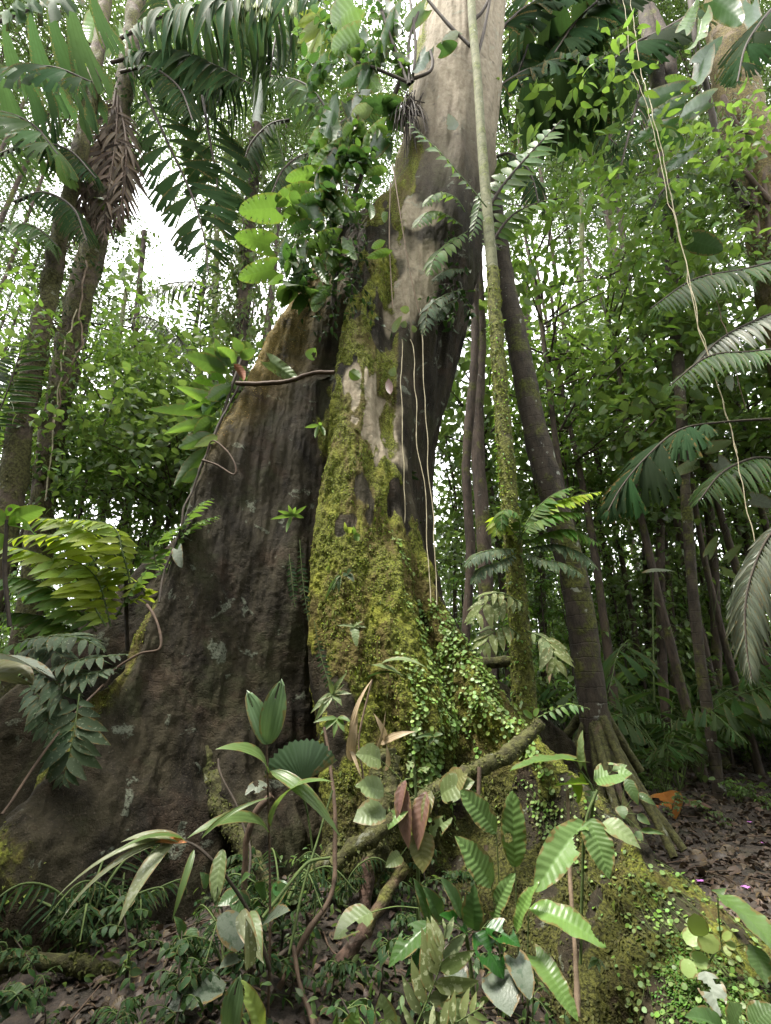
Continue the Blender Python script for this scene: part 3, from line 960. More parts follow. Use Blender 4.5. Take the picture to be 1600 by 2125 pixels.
def pleaf(root, pr, mat, b, t, hw=None, n=None, name='leaf', turn=0., pet=None, petr=.0025, petm=None):
    """one leaf blade from pixel b to pixel t (each px, py, Y); hw = half width in pixels; pet = pixel point where its stalk begins"""
    if pr in ('chewed', 'ribbed', 'ribbedwide', 'gloss', 'drip'):
        k_ = rng.integers(0, 4)
        pr = pr + (str(k_) if k_ else '')
    l = PR[pr]
    B, T = at(*b), at(*t)
    D = T - B
    Ln = np.linalg.norm(D)
    view = nrm(np.array([0, 0, CZ]) - B)
    nn = np.array([0, -.8, .55]) if n is None else nrm(n)
    if B[2] > 3.2:                                           # seen from below: the blade shows its underside
        nn = -view * abs(nn[1]) + np.array([nn[0] * .8, 0, .25])
    else:
        nn = view * abs(nn[1]) + np.array([nn[0], 0, nn[2]])
    nn = nrm(nn + rng.normal(0, .1, 3))
    Dn = nrm(D)
    if turn:
        nn = nrm(nn + turn * np.cross(Dn, nn))
    Sx = nrm(np.cross(nn, Dn))
    Nx = np.cross(Dn, Sx)
    ends = l.V[np.abs(l.UV[:, 1] - 1) < 1e-6]
    c = ends[np.argmin(np.abs(ends[:, 1]))]
    gam = math.atan2(c[2], c[0])
    D2 = math.cos(gam) * Dn - math.sin(gam) * Nx
    N2 = math.sin(gam) * Dn + math.cos(gam) * Nx
    S = Ln / math.hypot(c[0], c[2])
    ws = 1. if hw is None else hw * mpp(B) / (S * l.w)
    mb = MB()
    scatter(mb, l, B, D2, N2, S, 0, ws)
    mats = [LM[mat] if isinstance(mat, str) else mat]
    if pet is not None:
        mats.append(petm or STEMG)
        A = at(*pet)
        tube(mb, [A, (A + B) / 2 + UPV * .06 * np.linalg.norm(A - B), B, B + D2 * S * .03], [petr, petr * .7], 5, 10, 1)
    return mb.build(name, mats, root)


def stem(root, pts, r, mat, name='stem', ns=7, rough=.15, n=None):
    """tube through pixel points; r = radius in pixels (number or list)"""
    q = P3(pts)
    rr = [a * mpp(b) for a, b in zip(np.interp(np.linspace(0, 1, len(q)), np.linspace(0, 1, len(np.atleast_1d(r))), np.atleast_1d(r)), q)]
    mb = MB()
    tube(mb, q, rr, ns, n, 0, rough, 12.)
    return mb.build(name, mat, root)


def vine(name, label, cat, pts, r, mat, group=None, wob=0., ns=6):
    q = P3(pts)
    C = spline(q, max(12, len(q) * 8))
    if wob:
        C = C + wob * np.stack([fbm(C * 3 + 3, 2), fbm(C * 3 + 8, 2), 0 * C[:, 0]], 1)
    rr = np.interp(np.linspace(0, 1, 9), np.linspace(0, 1, len(np.atleast_1d(r))), np.atleast_1d(r)) * min(mpp(a) for a in q)
    mb = MB()
    tube(mb, C, rr, ns, len(C) * 2, 0, .2, 15.)
    return tag(mb.build(name, mat), label, cat, group)


def pfrond(root, pts, pr, mat, Lpx, n, ang=(65, 45), droop=.25, rad=3., name='frond', mr=None, **kw):
    """frond along pixel points, longest leaflet Lpx pixels"""
    q = P3(pts)
    sc = mpp(q[len(q) // 2])
    mb = MB()
    frond(mb, q, PR[pr], n, ang=ang, droop=droop, rad=rad * sc, L=Lpx * sc, **kw)
    return mb.build(name, [LM[mat], mr or STEMG], root)


def base_of(x, y, dz=0.):
    return (x, y, float(ground_z(x, y)) + dz)


def px_ground(px, py, lo=2.0, hi=40.):
    """where the ray of a pixel meets the ground"""
    for Y in np.linspace(lo, hi, 600):
        q = at(px, py, Y)
        if q[2] <= ground_z(q[0], q[1]):
            return q
    return at(px, py, hi)


def ptrunk(root, pts, r, mat, name='trunk', ns=18, rough=.10, freq=5., n=None):
    q = P3(pts)
    rr = [a * mpp(b) for a, b in zip(np.interp(np.linspace(0, 1, len(q)), np.linspace(0, 1, len(r)), r), q)]
    if q[0][2] > ground_z(q[0][0], q[0][1]) - .1:            # carry it down into the soil
        d = q[0] - q[1]
        k = (q[0][2] - float(ground_z(q[0][0], q[0][1])) + .3) / max(-d[2], .05)
        q = np.vstack([q[0] + d * k * np.array([.6, .6, 1.]), q])
        rr = [rr[0] * 1.08] + rr
    mb = MB()
    tube(mb, q, rr, ns, n or 90, 0, rough, freq)
    return mb.build(name, mat, root)


def root_at(q):
    return (float(q[0]), float(q[1]), float(ground_z(q[0], q[1])))


def sprig(mb, pts, pr, n, L, mi=0, mis=1, r=.004, droop=.4, spread=1., tip=True, jit=.25):
    """leafy twig: alternate leaves along a 3-D polyline"""
    C = tube(mb, pts, [r, r * .4], 5, max(8, 4 * len(pts)), mis)
    T = nrm(np.gradient(C, axis=0))
    t = np.linspace(.12, 1, n)
    x = t * (len(C) - 1)
    O = np.stack([np.interp(x, np.arange(len(C)), C[:, k]) for k in range(3)], 1)
    Tt = np.stack([np.interp(x, np.arange(len(C)), T[:, k]) for k in range(3)], 1)
    S = nrm(np.cross(Tt, UPV + rng.normal(0, .2, Tt.shape))) * np.where(np.arange(n) % 2, 1, -1)[:, None]
    D = Tt * .55 + S * spread + rng.normal(0, jit, O.shape) - UPV * droop
    N = UPV + rng.normal(0, .35, O.shape)
    scatter(mb, PR[pr], O, D, N, L * rng.uniform(.6, 1.1, n), mi)


def leaf_cloud(mb, O, pr, L, mi=0, droop=.3, jit=.5, N=None):
    n = len(O)
    D = rng.normal(0, 1, (n, 3)) * np.array([1, 1, .45]) - UPV * droop
    NN = UPV * .9 + rng.normal(0, jit, (n, 3)) if N is None else N
    scatter(mb, PR[pr], O, D, NN, L * rng.uniform(.55, 1.15, n), mi)


def moss_tube(mb, pts, r, n, size=(.015, .04), mi=0, top=0.):
    """moss tufts standing on a tube through pixel points, r = radius in pixels"""
    q = P3(pts)
    C = spline(q, 80)
    rr = np.interp(np.linspace(0, 1, 80), np.linspace(0, 1, len(r)), r) * np.array([mpp(c) for c in C])
    T = nrm(np.gradient(C, axis=0))
    k = rng.integers(0, 79, n)
    f = rng.random(n)[:, None]
    d = rng.normal(0, 1, (n, 3)) + top * UPV
    d = nrm(d - T[k] * (d * T[k]).sum(1)[:, None])
    O = C[k] * (1 - f) + C[k + 1] * f + d * rr[k][:, None] * .96
    keep = fbm(O * 5, 3) > -.25
    O, d = O[keep], d[keep]
    scatter(mb, tuft, O, d * .8 - UPV * rng.uniform(0, .9, (len(O), 1)) + rng.normal(0, .5, O.shape), d + .5 * UPV, rng.uniform(*size, len(O)), mi)
# ------------------------------------------------------------------ roots of the giant (parts of it)
RM = MB()
for pts, r, mt in (
        ([(1118, 1500, 4.6), (1060, 1560, 4.4), (980, 1600, 4.25), (900, 1645, 4.1), (820, 1700, 4.0), (740, 1760, 3.95), (690, 1800, 3.9)], [12, 15, 17, 18, 16], MOSSROOT),
        ([(775, 1720, 4.3), (765, 1800, 4.2), (757, 1900, 4.1), (745, 2000, 4.0)], [12, 13, 15], REDROOT),
        ([(840, 1795, 4.0), (800, 1860, 3.9), (745, 1945, 3.75), (690, 2040, 3.6), (650, 2130, 3.5)], [12, 14, 18], REDROOT),
        ([(790, 1560, 4.5), (800, 1640, 4.4), (780, 1740, 4.3), (760, 1830, 4.3)], [26, 28, 30], MOSSROOT),
        ([(425, 1560, 5.1), (450, 1660, 4.9), (500, 1750, 4.7), (560, 1850, 4.5), (600, 1930, 4.3)], [20, 18, 14], MOSSROOT),
        ([(255, 1560, 4.7), (190, 1640, 4.4), (100, 1760, 4.1), (20, 1900, 3.85)], [30, 26, 30], REDROOT),
        ([(-60, 2030, 3.5), (40, 1995, 3.55), (150, 2000, 3.6), (250, 2025, 3.65), (350, 2030, 3.7), (430, 2005, 3.8)], [18, 16, 13, 10], MOSSROOT),
        ([(560, 1900, 4.2), (640, 1830, 4.2), (720, 1740, 4.3)], [14, 16, 14], MOSSROOT)):
    stem(kapok, pts, r, mt, 'root', 12, .45, 60)
    if mt is MOSSROOT:
        moss_tube(RM, pts, r, 1500, (.012, .035), top=.5)

o = RM.build('root_moss', leaf_mat('dull_moss', (.07, .078, .022), (.15, .16, .04), rough=.85, trans=.2, var=.6, spec=.1, bump=0, dry=0), kapok)
o['kind'] = 'stuff'

# ------------------------------------------------------------------ round-leaved creeper on the right-hand buttress
PROB_AREA = np.zeros((NZ, NCOL))
for px, py, Y, r in ((930, 1350, 5.2, .5), (900, 1250, 5.3, .28), (980, 1450, 5.0, .45), (900, 1470, 4.9, .4), (860, 1380, 5.0, .28), (835, 1250, 5.2, .22), (1060, 1510, 4.8, .2), (820, 1120, 5.4, .15)):
    d = np.linalg.norm(G - at(px, py, Y), axis=-1)
    PROB_AREA = np.maximum(PROB_AREA, 1 - sstep(r * .5, r, d))
vm = sstep(-.25, .3, fbm(G * np.array([5, 5, 2.5]), 3))


def creeper(prob, nst, steps, size, mat, label, at_):
    """trailing stems that wander down the bark with coin leaves on both sides"""
    _, _, ii, jj = on_trunk(prob, nst)
    lf, st_ = MB(), MB()
    for i0, j0 in zip(ii, jj):
        pts, nn, i, j = [], [], float(i0), float(j0)
        dj = rng.normal(0, .25)
        for k in range(int(rng.integers(*steps))):
            a_, b_ = int(np.clip(i, 1, NZ - 2)), int(j) % NCOL
            pts.append(G[a_, b_] + GN[a_, b_] * .012)
            nn.append(GN[a_, b_])
            i -= 1.15
            dj = .85 * dj + rng.normal(0, .35)
            j += dj
        pts, nn = np.array(pts), np.array(nn)
        if len(pts) < 6:
            continue
        tube(st_, pts[::3] if len(pts) > 9 else pts, .0013, 4, len(pts), 0)
        T = nrm(np.gradient(pts, axis=0))
        S = nrm(np.cross(nn, T)) * np.where(np.arange(len(pts)) % 2, 1, -1)[:, None]
        keep = rng.random(len(pts)) < .85
        D = S + .35 * rng.normal(0, 1, pts.shape) + .25 * nn
        scatter(lf, PR['disc'], (pts + S * .006)[keep], D[keep], (nn + .5 * UPV + rng.normal(0, .3, pts.shape))[keep], rng.uniform(*size, len(pts))[keep])
    o = thing('button_creeper', label, 'creeper', at_)
    lf.build('leaves', LM[mat], o)
    st_.build('stems', STEMG, o)


creeper(PROB_AREA * (.05 + vm) * facing, 85, (14, 46), (.024, .052), 'disc', 'creeper with pale green coin shaped leaves spreading over the upper mossy right buttress', at(960, 1400, 5.1))
PB = np.zeros((NZ, NCOL))
for px, py, Y, r in ((1385, 1815, 3.9, .2), (1360, 1850, 3.8, .28), (1400, 1930, 3.5, .3), (1340, 1900, 3.6, .3), (1300, 1960, 3.4, .3), (1130, 1640, 4.6, .3), (1080, 1600, 4.7, .25)):
    d = np.linalg.norm(G - at(px, py, Y), axis=-1)
    PB = np.maximum(PB, 1 - sstep(r * .5, r, d))
creeper(PB * (.1 + vm) * facing, 46, (8, 30), (.018, .036), 'discdull', 'creeper with small dull green coin shaped leaves low on the flank of the right buttress', at(1380, 1850, 3.8))

# ladder-leaved climber on the edge of the moss lobe
for k, (pts, lab) in enumerate((
        ([(622, 1120, 4.75), (628, 1200, 4.75), (640, 1290, 4.7)], 'shingle climber with small paired leaves beside the dark bark, upper strip'),
        ([(652, 1290, 4.6), (668, 1370, 4.6), (700, 1470, 4.5)], 'shingle climber with small paired leaves running down to the seedling tips, lower strip'),
        ([(600, 1150, 4.85), (612, 1260, 4.8)], 'short dark strip of shingle climber close to the black bark fold'))):
    o = thing('shingle_climber', lab, 'climber', at(*pts[-1]))
    pfrond(o, pts, 'simple', 'dark', 14, 16, (80, 70), .1, 1.0, 'foliage', up=(0, -1, .2))

# ------------------------------------------------------------------ seedling palm in front of the dark buttress wall
o = thing('seedling_palm', 'slender seedling palm with two upright pleated blades at its tip and arching leaves', 'palm', root_at(at(555, 2080, 3.3)))
stem(o, [(556, 2120, 3.3), (560, 1950, 3.3), (559, 1750, 3.3), (553, 1545, 3.3)], [3.2, 2.6, 2.2], STEMB)
Y = 3.3
pleaf(o, 'bract', 'pleat', (553, 1545, Y), (512, 1432, Y - .05), 23)
pleaf(o, 'bract', 'pleat', (555, 1545, Y), (584, 1408, Y - .05), 26)
pleaf(o, 'strapwide', 'strap', (556, 1605, Y), (447, 1555, Y - .25), 22, n=(-.1, -.5, .8))
pleaf(o, 'strapwide', 'strap', (558, 1728, Y), (388, 1740, Y - .3), 20, n=(-.1, -.5, .8))
pleaf(o, 'strapwide', 'strap', (562, 1715, Y), (690, 1622, Y - .2), 20, n=(.0, -.5, .8))
pleaf(o, 'strap', 'strap', (560, 1600, Y), (705, 1735, Y - .1), 15)
pleaf(o, 'chewed_hard', 'silver', (552, 1625, Y), (508, 1650, Y - .1), 16)
o = thing('fan_palm_seedling', 'dark round fan shaped palm leaf just beside the upright pleated blades', 'palm', root_at(at(640, 1950, 3.7)))
stem(o, [(640, 1990, 3.7), (655, 1850, 3.7), (640, 1700, 3.7), (625, 1640, 3.65)], [2.5, 2], STEMG)
mb = MB()
scatter(mb, PR['fan'], at(628, 1625, 3.6), np.array([-.12, -.25, 1.]), np.array([.2, -1., .25]), 84 * mpp(at(628, 1625, 3.6)))
mb.build('leaf', leaf_mat('fan_dark', (.045, .10, .040), pleat=17, trans=.2, spec=.5, rough=.35), o)

# drooping narrow-leaved palm frond with an orange dry leaf
o = thing('narrow_leaf_palm', 'low palm with long dusty drooping leaflets and one orange withered leaf', 'palm', root_at(at(560, 1990, 3.2)))
Y = 3.0
stem(o, [(560, 2010, 3.2), (520, 1900, 3.15), (470, 1820, 3.05), (440, 1785, 3.0), (400, 1752, 3.0), (350, 1742, 3.0)], [4.5, 3.5, 2.5], STEMD)
for t, hw, m_ in (((125, 1912), 9, 'strapgrey'), ((112, 1868), 7, 'strapgrey'), ((140, 1885), 9, 'strapgrey'), ((245, 1922), 16, 'strapgrey'), ((225, 1778), 8, 'strap')):
    pleaf(o, 'strap', m_, (360 if t[1] > 1800 else 385, 1745, Y), (*t, Y - .25), hw, n=(-.2, -.45, .85))
pleaf(o, 'strap', 'strapgrey', (385, 1752, Y), (250, 1748, Y - .1), 13, n=(0, -.4, .9))
pleaf(o, 'strap', 'strap', (403, 1762, Y), (357, 1912, Y - .12), 7)
pleaf(o, 'bract', 'dusty', (462, 1762, Y), (446, 1880, Y - .1), 16, turn=.4)
pleaf(o, 'simple', 'orange', (388, 1748, Y - .02), (318, 1748, Y - .06), 7)
pleaf(o, 'strap', 'strap', (418, 1740, Y), (560, 1655, Y + .1), 6)
pleaf(o, 'strap', 'strapgrey', (500, 1890, 3.1), (548, 2000, 2.9), 16, turn=.5)
pleaf(o, 'strap', 'dusty', (520, 1890, 3.1), (545, 1990, 2.95), 12)

# broad grey-filmed leaves low in the middle
o = thing('film_leaf_plant', 'low plant with broad grey filmed leaves among the roots', 'plant', root_at(at(520, 2010, 3.3)))
stem(o, [(520, 2040, 3.3), (525, 1960, 3.25)], 3, STEMD)
pleaf(o, 'round', 'greyleaf', (510, 1960, 3.2), (450, 1905, 3.15), 34, n=(0, -.6, .7), pet=(525, 1965, 3.25))
pleaf(o, 'broad', 'greyleaf', (545, 1920, 3.2), (602, 1890, 3.1), 24, n=(0, -.5, .8), pet=(525, 1965, 3.25))
pleaf(o, 'broad', 'greyleaf', (470, 2040, 3.1), (340, 2105, 2.9), 32, n=(0, -.4, .9), pet=(520, 2030, 3.25))
pleaf(o, 'broad', 'greyleaf', (500, 1985, 3.2), (455, 2010, 3.1), 16, n=(0, -.4, .9), pet=(525, 2000, 3.25))
o = thing('vein_leaf_herb', 'small herb with dark glossy deeply veined leaves behind the grey leaf', 'herb', root_at(at(530, 1930, 3.6)))
stem(o, [(535, 1960, 3.6), (535, 1880, 3.55)], 2.5, STEMG)
for b, t, hw in (((520, 1880), (475, 1875), 24), ((540, 1860), (550, 1830), 20), ((500, 1850), (452, 1880), 16), ((560, 1870), (600, 1840), 22), ((575, 1830), (590, 1875), 16), ((500, 1830), (520, 1815), 10)):
    pleaf(o, 'gloss', 'gloss', (*b, 3.5), (*t, 3.42), hw, pet=(535, 1890, 3.55))
o = thing('blade_plant', 'pair of tall bright strap leaves rising from the lower edge of the soil', 'plant', root_at(at(515, 2130, 2.8)))
pleaf(o, 'bract', 'pleat', (478, 2150, 2.8), (498, 2022, 2.75), 25, n=(-.2, -.9, .35))
pleaf(o, 'paddle', 'lime', (545, 2150, 2.75), (500, 2035, 2.7), 17, n=(.3, -.9, .3))
pleaf(o, 'chewed', 'strapgrey', (515, 2010, 2.9), (510, 1905, 2.85), 14, n=(.1, -.9, .3))

# ------------------------------------------------------------------ ribbed-leaf plants, lower right of centre
o = thing('ribbed_leaf_plant', 'tall herb with upright oblong leaves deeply ribbed like a fishbone', 'herb', root_at(at(1060, 2060, 3.2)))
Y = 3.15
for b, t, hw, pr, pet in (((1069, 1800), (1064, 1641), 26, 'ribbed', (1078, 2010)), ((1030, 1728), (955, 1640), 25, 'ribbed', (1045, 1990)), ((1020, 1838), (945, 1735), 29, 'ribbedwide', (1040, 2000)),
                          ((1022, 1905), (1068, 1812), 17, 'ribbed', (990, 1945))):
    pleaf(o, pr, 'ribbed', (*b, Y), (*t, Y - .06), hw, n=(-.05, -.85, .5), pet=(*pet, Y + .05), petr=.004)
o = thing('paddle_leaf_plant', 'bright green plant with long smooth paddle leaves hanging to the lower right', 'herb', root_at(at(1110, 2110, 3.0)))
Y = 2.95
pleaf(o, 'paddle', 'paddle', (1098, 1885, Y), (1258, 1965, Y - .15), 27, n=(.1, -.6, .8), pet=(1095, 2090, Y + .1), petr=.004)
pleaf(o, 'heartlong', 'paddle', (1112, 1985, Y), (1200, 2120, Y - .15), 36, n=(.1, -.75, .6), pet=(1105, 2120, Y + .1), petr=.004)
pleaf(o, 'paddle', 'paddle', (1072, 1935, Y), (1118, 1825, Y - .05), 14, n=(-.6, -.7, .3), pet=(1085, 2080, Y + .1), petr=.004)
o = thing('node_leaf_vine', 'leaning stem with three large ribbed leaves hanging from one node beside the heart leaves', 'herb', root_at(at(1200, 1980, 3.4)))
Y = 3.4
stem(o, [(1205, 2000, 3.5), (1208, 1850, 3.45), (1215, 1710, Y), (1240, 1640, Y)], 3, STEMG)
pleaf(o, 'ribbed', 'ribbed', (1214, 1708, Y), (1112, 1852, Y - .12), 31, n=(-.1, -.85, .5))
pleaf(o, 'ribbedwide', 'ribbed', (1222, 1698, Y), (1265, 1825, Y - .1), 28, n=(.1, -.85, .5))
pleaf(o, 'drip', 'dusty', (1250, 1708, Y), (1330, 1762, Y - .1), 22, n=(.2, -.6, .8))
o = thing('heart_leaf_vine', 'climber with bright heart shaped leaves and one young upright leaf on the mossy buttress', 'climber', at(1225, 1690, 3.7))
Y = 3.7
stem(o, [(1215, 1760, Y + .1), (1232, 1650, Y), (1205, 1600, Y)], 3, STEMG)
pleaf(o, 'heart', 'bright', (1188, 1578, Y), (1058, 1600, Y - .15), 30, n=(-.1, -.6, .8), pet=(1232, 1640, Y))
pleaf(o, 'heartlong', 'dusty', (1210, 1588, Y), (1209, 1515, Y - .03), 15, n=(-.4, -.9, .2), pet=(1225, 1620, Y))
pleaf(o, 'chewed', 'ribbed', (1232, 1618, Y), (1312, 1605, Y - .1), 28, n=(.1, -.75, .6), pet=(1235, 1645, Y))
pleaf(o, 'chewed', 'lime', (1218, 1625, Y), (1152, 1630, Y - .05), 13, pet=(1232, 1640, Y))
pleaf(o, 'chewed_hard', 'bright', (1225, 1640, Y), (1228, 1668, Y - .05), 14, pet=(1232, 1640, Y))
pleaf(o, 'chewed', 'lime', (1190, 1618, Y), (1200, 1668, Y - .05), 14, pet=(1232, 1640, Y))
pleaf(o, 'simple', 'bright', (1270, 1600, Y), (1302, 1588, Y - .03), 9, pet=(1235, 1640, Y))
for b, t, hw in (((1300, 1615), (1325, 1672), 12), ((1322, 1650), (1360, 1672), 9), ((1322, 1690), (1350, 1712), 9), ((1288, 1672), (1295, 1700), 12), ((1330, 1725), (1380, 1732), 6), ((1318, 1725), (1335, 1745), 9)):
    pleaf(o, 'drip', 'mid', (*b, 4.0), (*t, 3.95), hw, pet=(1290, 1690, 4.05))

# glossy dark rosette
o = thing('glossy_rosette', 'rosette of dark glossy oval leaves with pale ribs below the ribbed herb', 'herb', root_at(at(970, 2060, 3.0)))
Y = 2.95
stem(o, [(985, 2090, 3.0), (975, 1990, 2.98), (965, 1930, Y)], 4, STEMG)
for b, t, hw, pr in (((895, 1918), (857, 1822), 18, 'gloss'), ((915, 1912), (876, 1838), 18, 'gloss'), ((958, 1905), (912, 1820), 20, 'gloss'), ((984, 1930), (984, 1834), 24, 'gloss'), ((970, 1938), (912, 1898), 20, 'gloss'),
                     ((895, 1915), (806, 2008), 24, 'glosschew'), ((982, 1938), (1046, 2032), 32, 'gloss'), ((1008, 1925), (1080, 1965), 26, 'gloss'), ((918, 1968), (840, 2030), 15, 'gloss')):
    pleaf(o, pr, 'gloss', (*b, Y), (*t, Y - .07), hw, n=(0, -.7, .7) if t[1] < b[1] else (0, -.55, .85), pet=(968, 1935, Y))
o = thing('film_leaf_plant', 'pair of broad dull grey leaves shining wet underneath the glossy rosette', 'plant', root_at(at(1050, 2110, 2.9)))
pleaf(o, 'heart', 'greyleaf', (1070, 1990, 2.9), (1100, 2075, 2.8), 42, n=(.1, -.6, .8), pet=(1040, 2110, 2.95))
pleaf(o, 'broad', 'greyleaf', (1030, 2010, 2.95), (1060, 2110, 2.8), 40, n=(-.1, -.6, .8), pet=(1035, 2110, 2.95))
pleaf(o, 'gloss', 'greyleaf', (930, 1990, 2.95), (965, 2070, 2.85), 26, n=(0, -.6, .8), pet=(1010, 2110, 2.95))

# withering shrub in front of the root recess
o = thing('withering_shrub', 'chewed shrub with dusty round leaves and hanging brown withered leaves on long stalks', 'shrub', root_at(at(868, 2000, 3.6)))
Y = 3.6
stem(o, [(868, 2030, 3.7), (868, 1850, 3.6), (866, 1700, Y), (858, 1570, Y)], [5, 4, 2.5], STEMG)
for b, t, hw, pr, mt in (((790, 1578), (738, 1565), 27, 'chewed', 'dusty'), ((797, 1642), (737, 1632), 25, 'chewed', 'dusty'), ((801, 1680), (733, 1705), 29, 'broad', 'dusty'), ((840, 1668), (805, 1722), 20, 'chewed', 'dusty'),
                         ((915, 1650), (985, 1622), 30, 'chewed', 'dusty'), ((935, 1630), (970, 1605), 26, 'chewed', 'olive'), ((893, 1728), (940, 1698), 17, 'chewed_hard', 'dusty'), ((875, 1720), (878, 1812), 26, 'broad', 'olive'),
                         ((832, 1622), (848, 1762), 17, 'broad', 'brown'), ((842, 1618), (830, 1690), 14, 'broad', 'pinkbrown'), ((884, 1640), (868, 1765), 20, 'broad', 'brown'), ((895, 1640), (878, 1720), 12, 'broad', 'olive'),
                         ((832, 1775), (800, 1800), 15, 'chewed', 'dusty'), ((852, 1580), (848, 1600), 9, 'chewed_hard', 'dusty'), ((880, 1592), (885, 1605), 8, 'chewed_hard', 'dusty')):
    pet = (864, 1600 + max(0, (b[1] - 1600) * .8) + (60 if abs(b[0] - 864) > 50 else 0), Y)
    pleaf(o, pr, mt, (*b, Y - .02), (*t, Y - .1), hw, n=(rng.uniform(-.3, .3), -.8, .5), pet=pet, petr=.003, turn=.5 if mt in ('brown', 'pinkbrown') else 0)
o = thing('heart_leaf_seedling', 'single chewed heart leaf on a long bent stalk over the reddish root', 'seedling', at(865, 1885, 3.45))
pleaf(o, 'chewed', 'dusty', (772, 1893, 3.4), (692, 1950, 3.3), 32, n=(-.1, -.7, .7), pet=(868, 1885, 3.5), petr=.004)
stem(o, [(868, 1885, 3.5), (880, 1960, 3.5), (885, 2060, 3.5)], 2, STEMG)

# pale fern at the bottom
o = thing('pale_fern', 'mottled pale fern with toothed leaflets at the lower edge under the glossy rosette', 'fern', root_at(at(880, 2150, 2.8)))
pfrond(o, [(850, 2160, 2.75), (885, 2080, 2.72), (915, 2000, 2.7), (925, 1925, 2.7)], 'pinnawide', 'fernspot', 88, 8, (75, 25), .05, 2.5, start=.12, up=(.0, -1, .35))
pfrond(o, [(870, 2165, 2.7), (950, 2120, 2.62), (1000, 2090, 2.58)], 'pinnawide', 'fernspot', 60, 7, (75, 35), .05, 2.5, start=.1, up=(.0, -1, .5))
o = thing('broad_herb', 'rounded dull green leaves crowding the lower edge beside the pale fern', 'herb', root_at(at(800, 2140, 2.7)))
for b, t, hw, mt in (((800, 2150), (790, 2060), 26, 'dusty'), ((925, 2150), (960, 2070), 34, 'dusty'), ((730, 2160), (742, 2090), 20, 'bright'), ((830, 2160), (800, 2120), 26, 'dusty'), ((690, 2160), (700, 2100), 10, 'mid')):
    pleaf(o, 'chewed', mt, (*b, 2.7), (*t, 2.66), hw, pet=(850, 2200, 2.75))

# straw-coloured dead blades in front of the moss
o = thing('dead_cane_leaves', 'dry straw coloured cane leaves leaning in front of the mossy lobe', 'dead leaves', at(745, 1640, 4.0))
Y = 4.0
for b, t, hw in (((735, 1560), (772, 1410), 8), ((728, 1580), (742, 1470), 11), ((790, 1545), (862, 1518), 8), ((800, 1540), (775, 1480), 7), ((800, 1600), (802, 1545), 6), ((770, 1570), (800, 1475), 3), ((720, 1540), (752, 1620), 4)):
    pleaf(o, 'strap', 'straw', (*b, Y), (*t, Y - .1), hw, n=(rng.uniform(-.6, .6), -.8, .3))
pleaf(o, 'chewed', 'dusty', (838, 1408, 4.3), (770, 1380, 4.2), 20, n=(0, -.3, .9))
pleaf(o, 'strap', 'dusty', (790, 1378, 4.3), (885, 1386, 4.2), 9, n=(0, -.4, .9))
pleaf(o, 'strap', 'dark', (760, 1408, 4.3), (862, 1415, 4.2), 10, n=(0, .1, 1))
stem(o, [(765, 1700, 4.1), (752, 1600, Y), (745, 1530, Y), (772, 1410, Y)], 2, TWIG)

# twigs and thin lianas standing in front of the recess
vine('dead_branch', 'bent bare brown branch leaning from the soil up to the moss', 'branch', [(580, 2050, 3.4), (640, 1930, 3.45), (690, 1850, 3.55), (700, 1760, 3.65), (690, 1640, 3.8), (672, 1510, 4.0)], [7, 6, 4], STEMB, wob=.02)
vine('dead_branch', 'forked dark stick standing in the soil under the bent bare branch', 'branch', [(610, 1965, 3.35), (625, 2050, 3.25), (655, 2140, 3.1)], [5, 6], STEMB, wob=.02)
vine('dead_branch', 'dark stick lying low across the seedling stems', 'branch', [(430, 2100, 3.1), (520, 2040, 3.3), (610, 1960, 3.45)], [7, 6, 5], STEMD, wob=.02)
vine('dead_branch', 'thin dark stick slanting through the blackness behind the seedling palm', 'branch', [(455, 1575, 4.6), (480, 1650, 4.4), (512, 1750, 4.2), (520, 1830, 4.0)], [3, 3], STEMD, wob=.03)
vine('dead_branch', 'knobbly reddish stick beside the stem of the seedling palm', 'branch', [(560, 1650, 3.9), (525, 1690, 3.9), (505, 1760, 3.9), (515, 1900, 3.9)], [8, 7, 8], STEMB, wob=.04)
vine('dead_cane', 'pale brown straight cane standing against the mossy flank behind the paddle leaves', 'cane', [(1178, 1640, 3.7), (1182, 1800, 3.6), (1192, 1950, 3.45), (1200, 2110, 3.3)], [5, 6], TWIG)
vine('dead_cane', 'short brown stick hanging under the crossing mossy root', 'cane', [(995, 1592, 4.2), (993, 1650, 4.15)], [5, 4], STEMB)
vine('bent_stalk', 'arching green brown stalk over the herb leaves in the soil hollow', 'stalk', [(545, 1905, 3.3), (600, 1835, 3.4), (640, 1790, 3.5), (685, 1780, 3.55)], [4, 3.5], STEMG)
vine('bent_stalk', 'straight thin green stalk rising from the hollow to the fan leaf', 'stalk', [(600, 1980, 3.4), (630, 1840, 3.5), (660, 1740, 3.6), (690, 1640, 3.7)], [3, 2.5], STEMG)

# ------------------------------------------------------------------ lower right corner
o = thing('disc_epiphyte', 'yellow green plant with thick round leaves on the lower right buttress', 'plant', at(1470, 2010, 3.2))
Y = 3.15
for b, t, hw in (((1455, 1945), (1440, 1895), 20), ((1462, 1935), (1480, 1980), 22), ((1500, 1950), (1518, 1935), 8), ((1505, 1955), (1528, 1968), 10), ((1505, 1962), (1515, 1985), 7)):
    pleaf(o, 'round', 'plate', (*b, Y), (*t, Y - .03), hw, pet=(1470, 2000, Y + .05))
for b, t, hw in (((1445, 1930), (1425, 1960), 16), ((1455, 1975), (1450, 2010), 18), ((1430, 1990), (1428, 2030), 16)):
    pleaf(o, 'round', 'disc', (*b, Y + .04), (*t, Y + .02), hw, pet=(1470, 2010, Y + .05))
o = thing('trail_leaf', 'long bright green leaf lying over the buttress ridge at the trail', 'plant', root_at(at(1600, 2090, 3.0)))
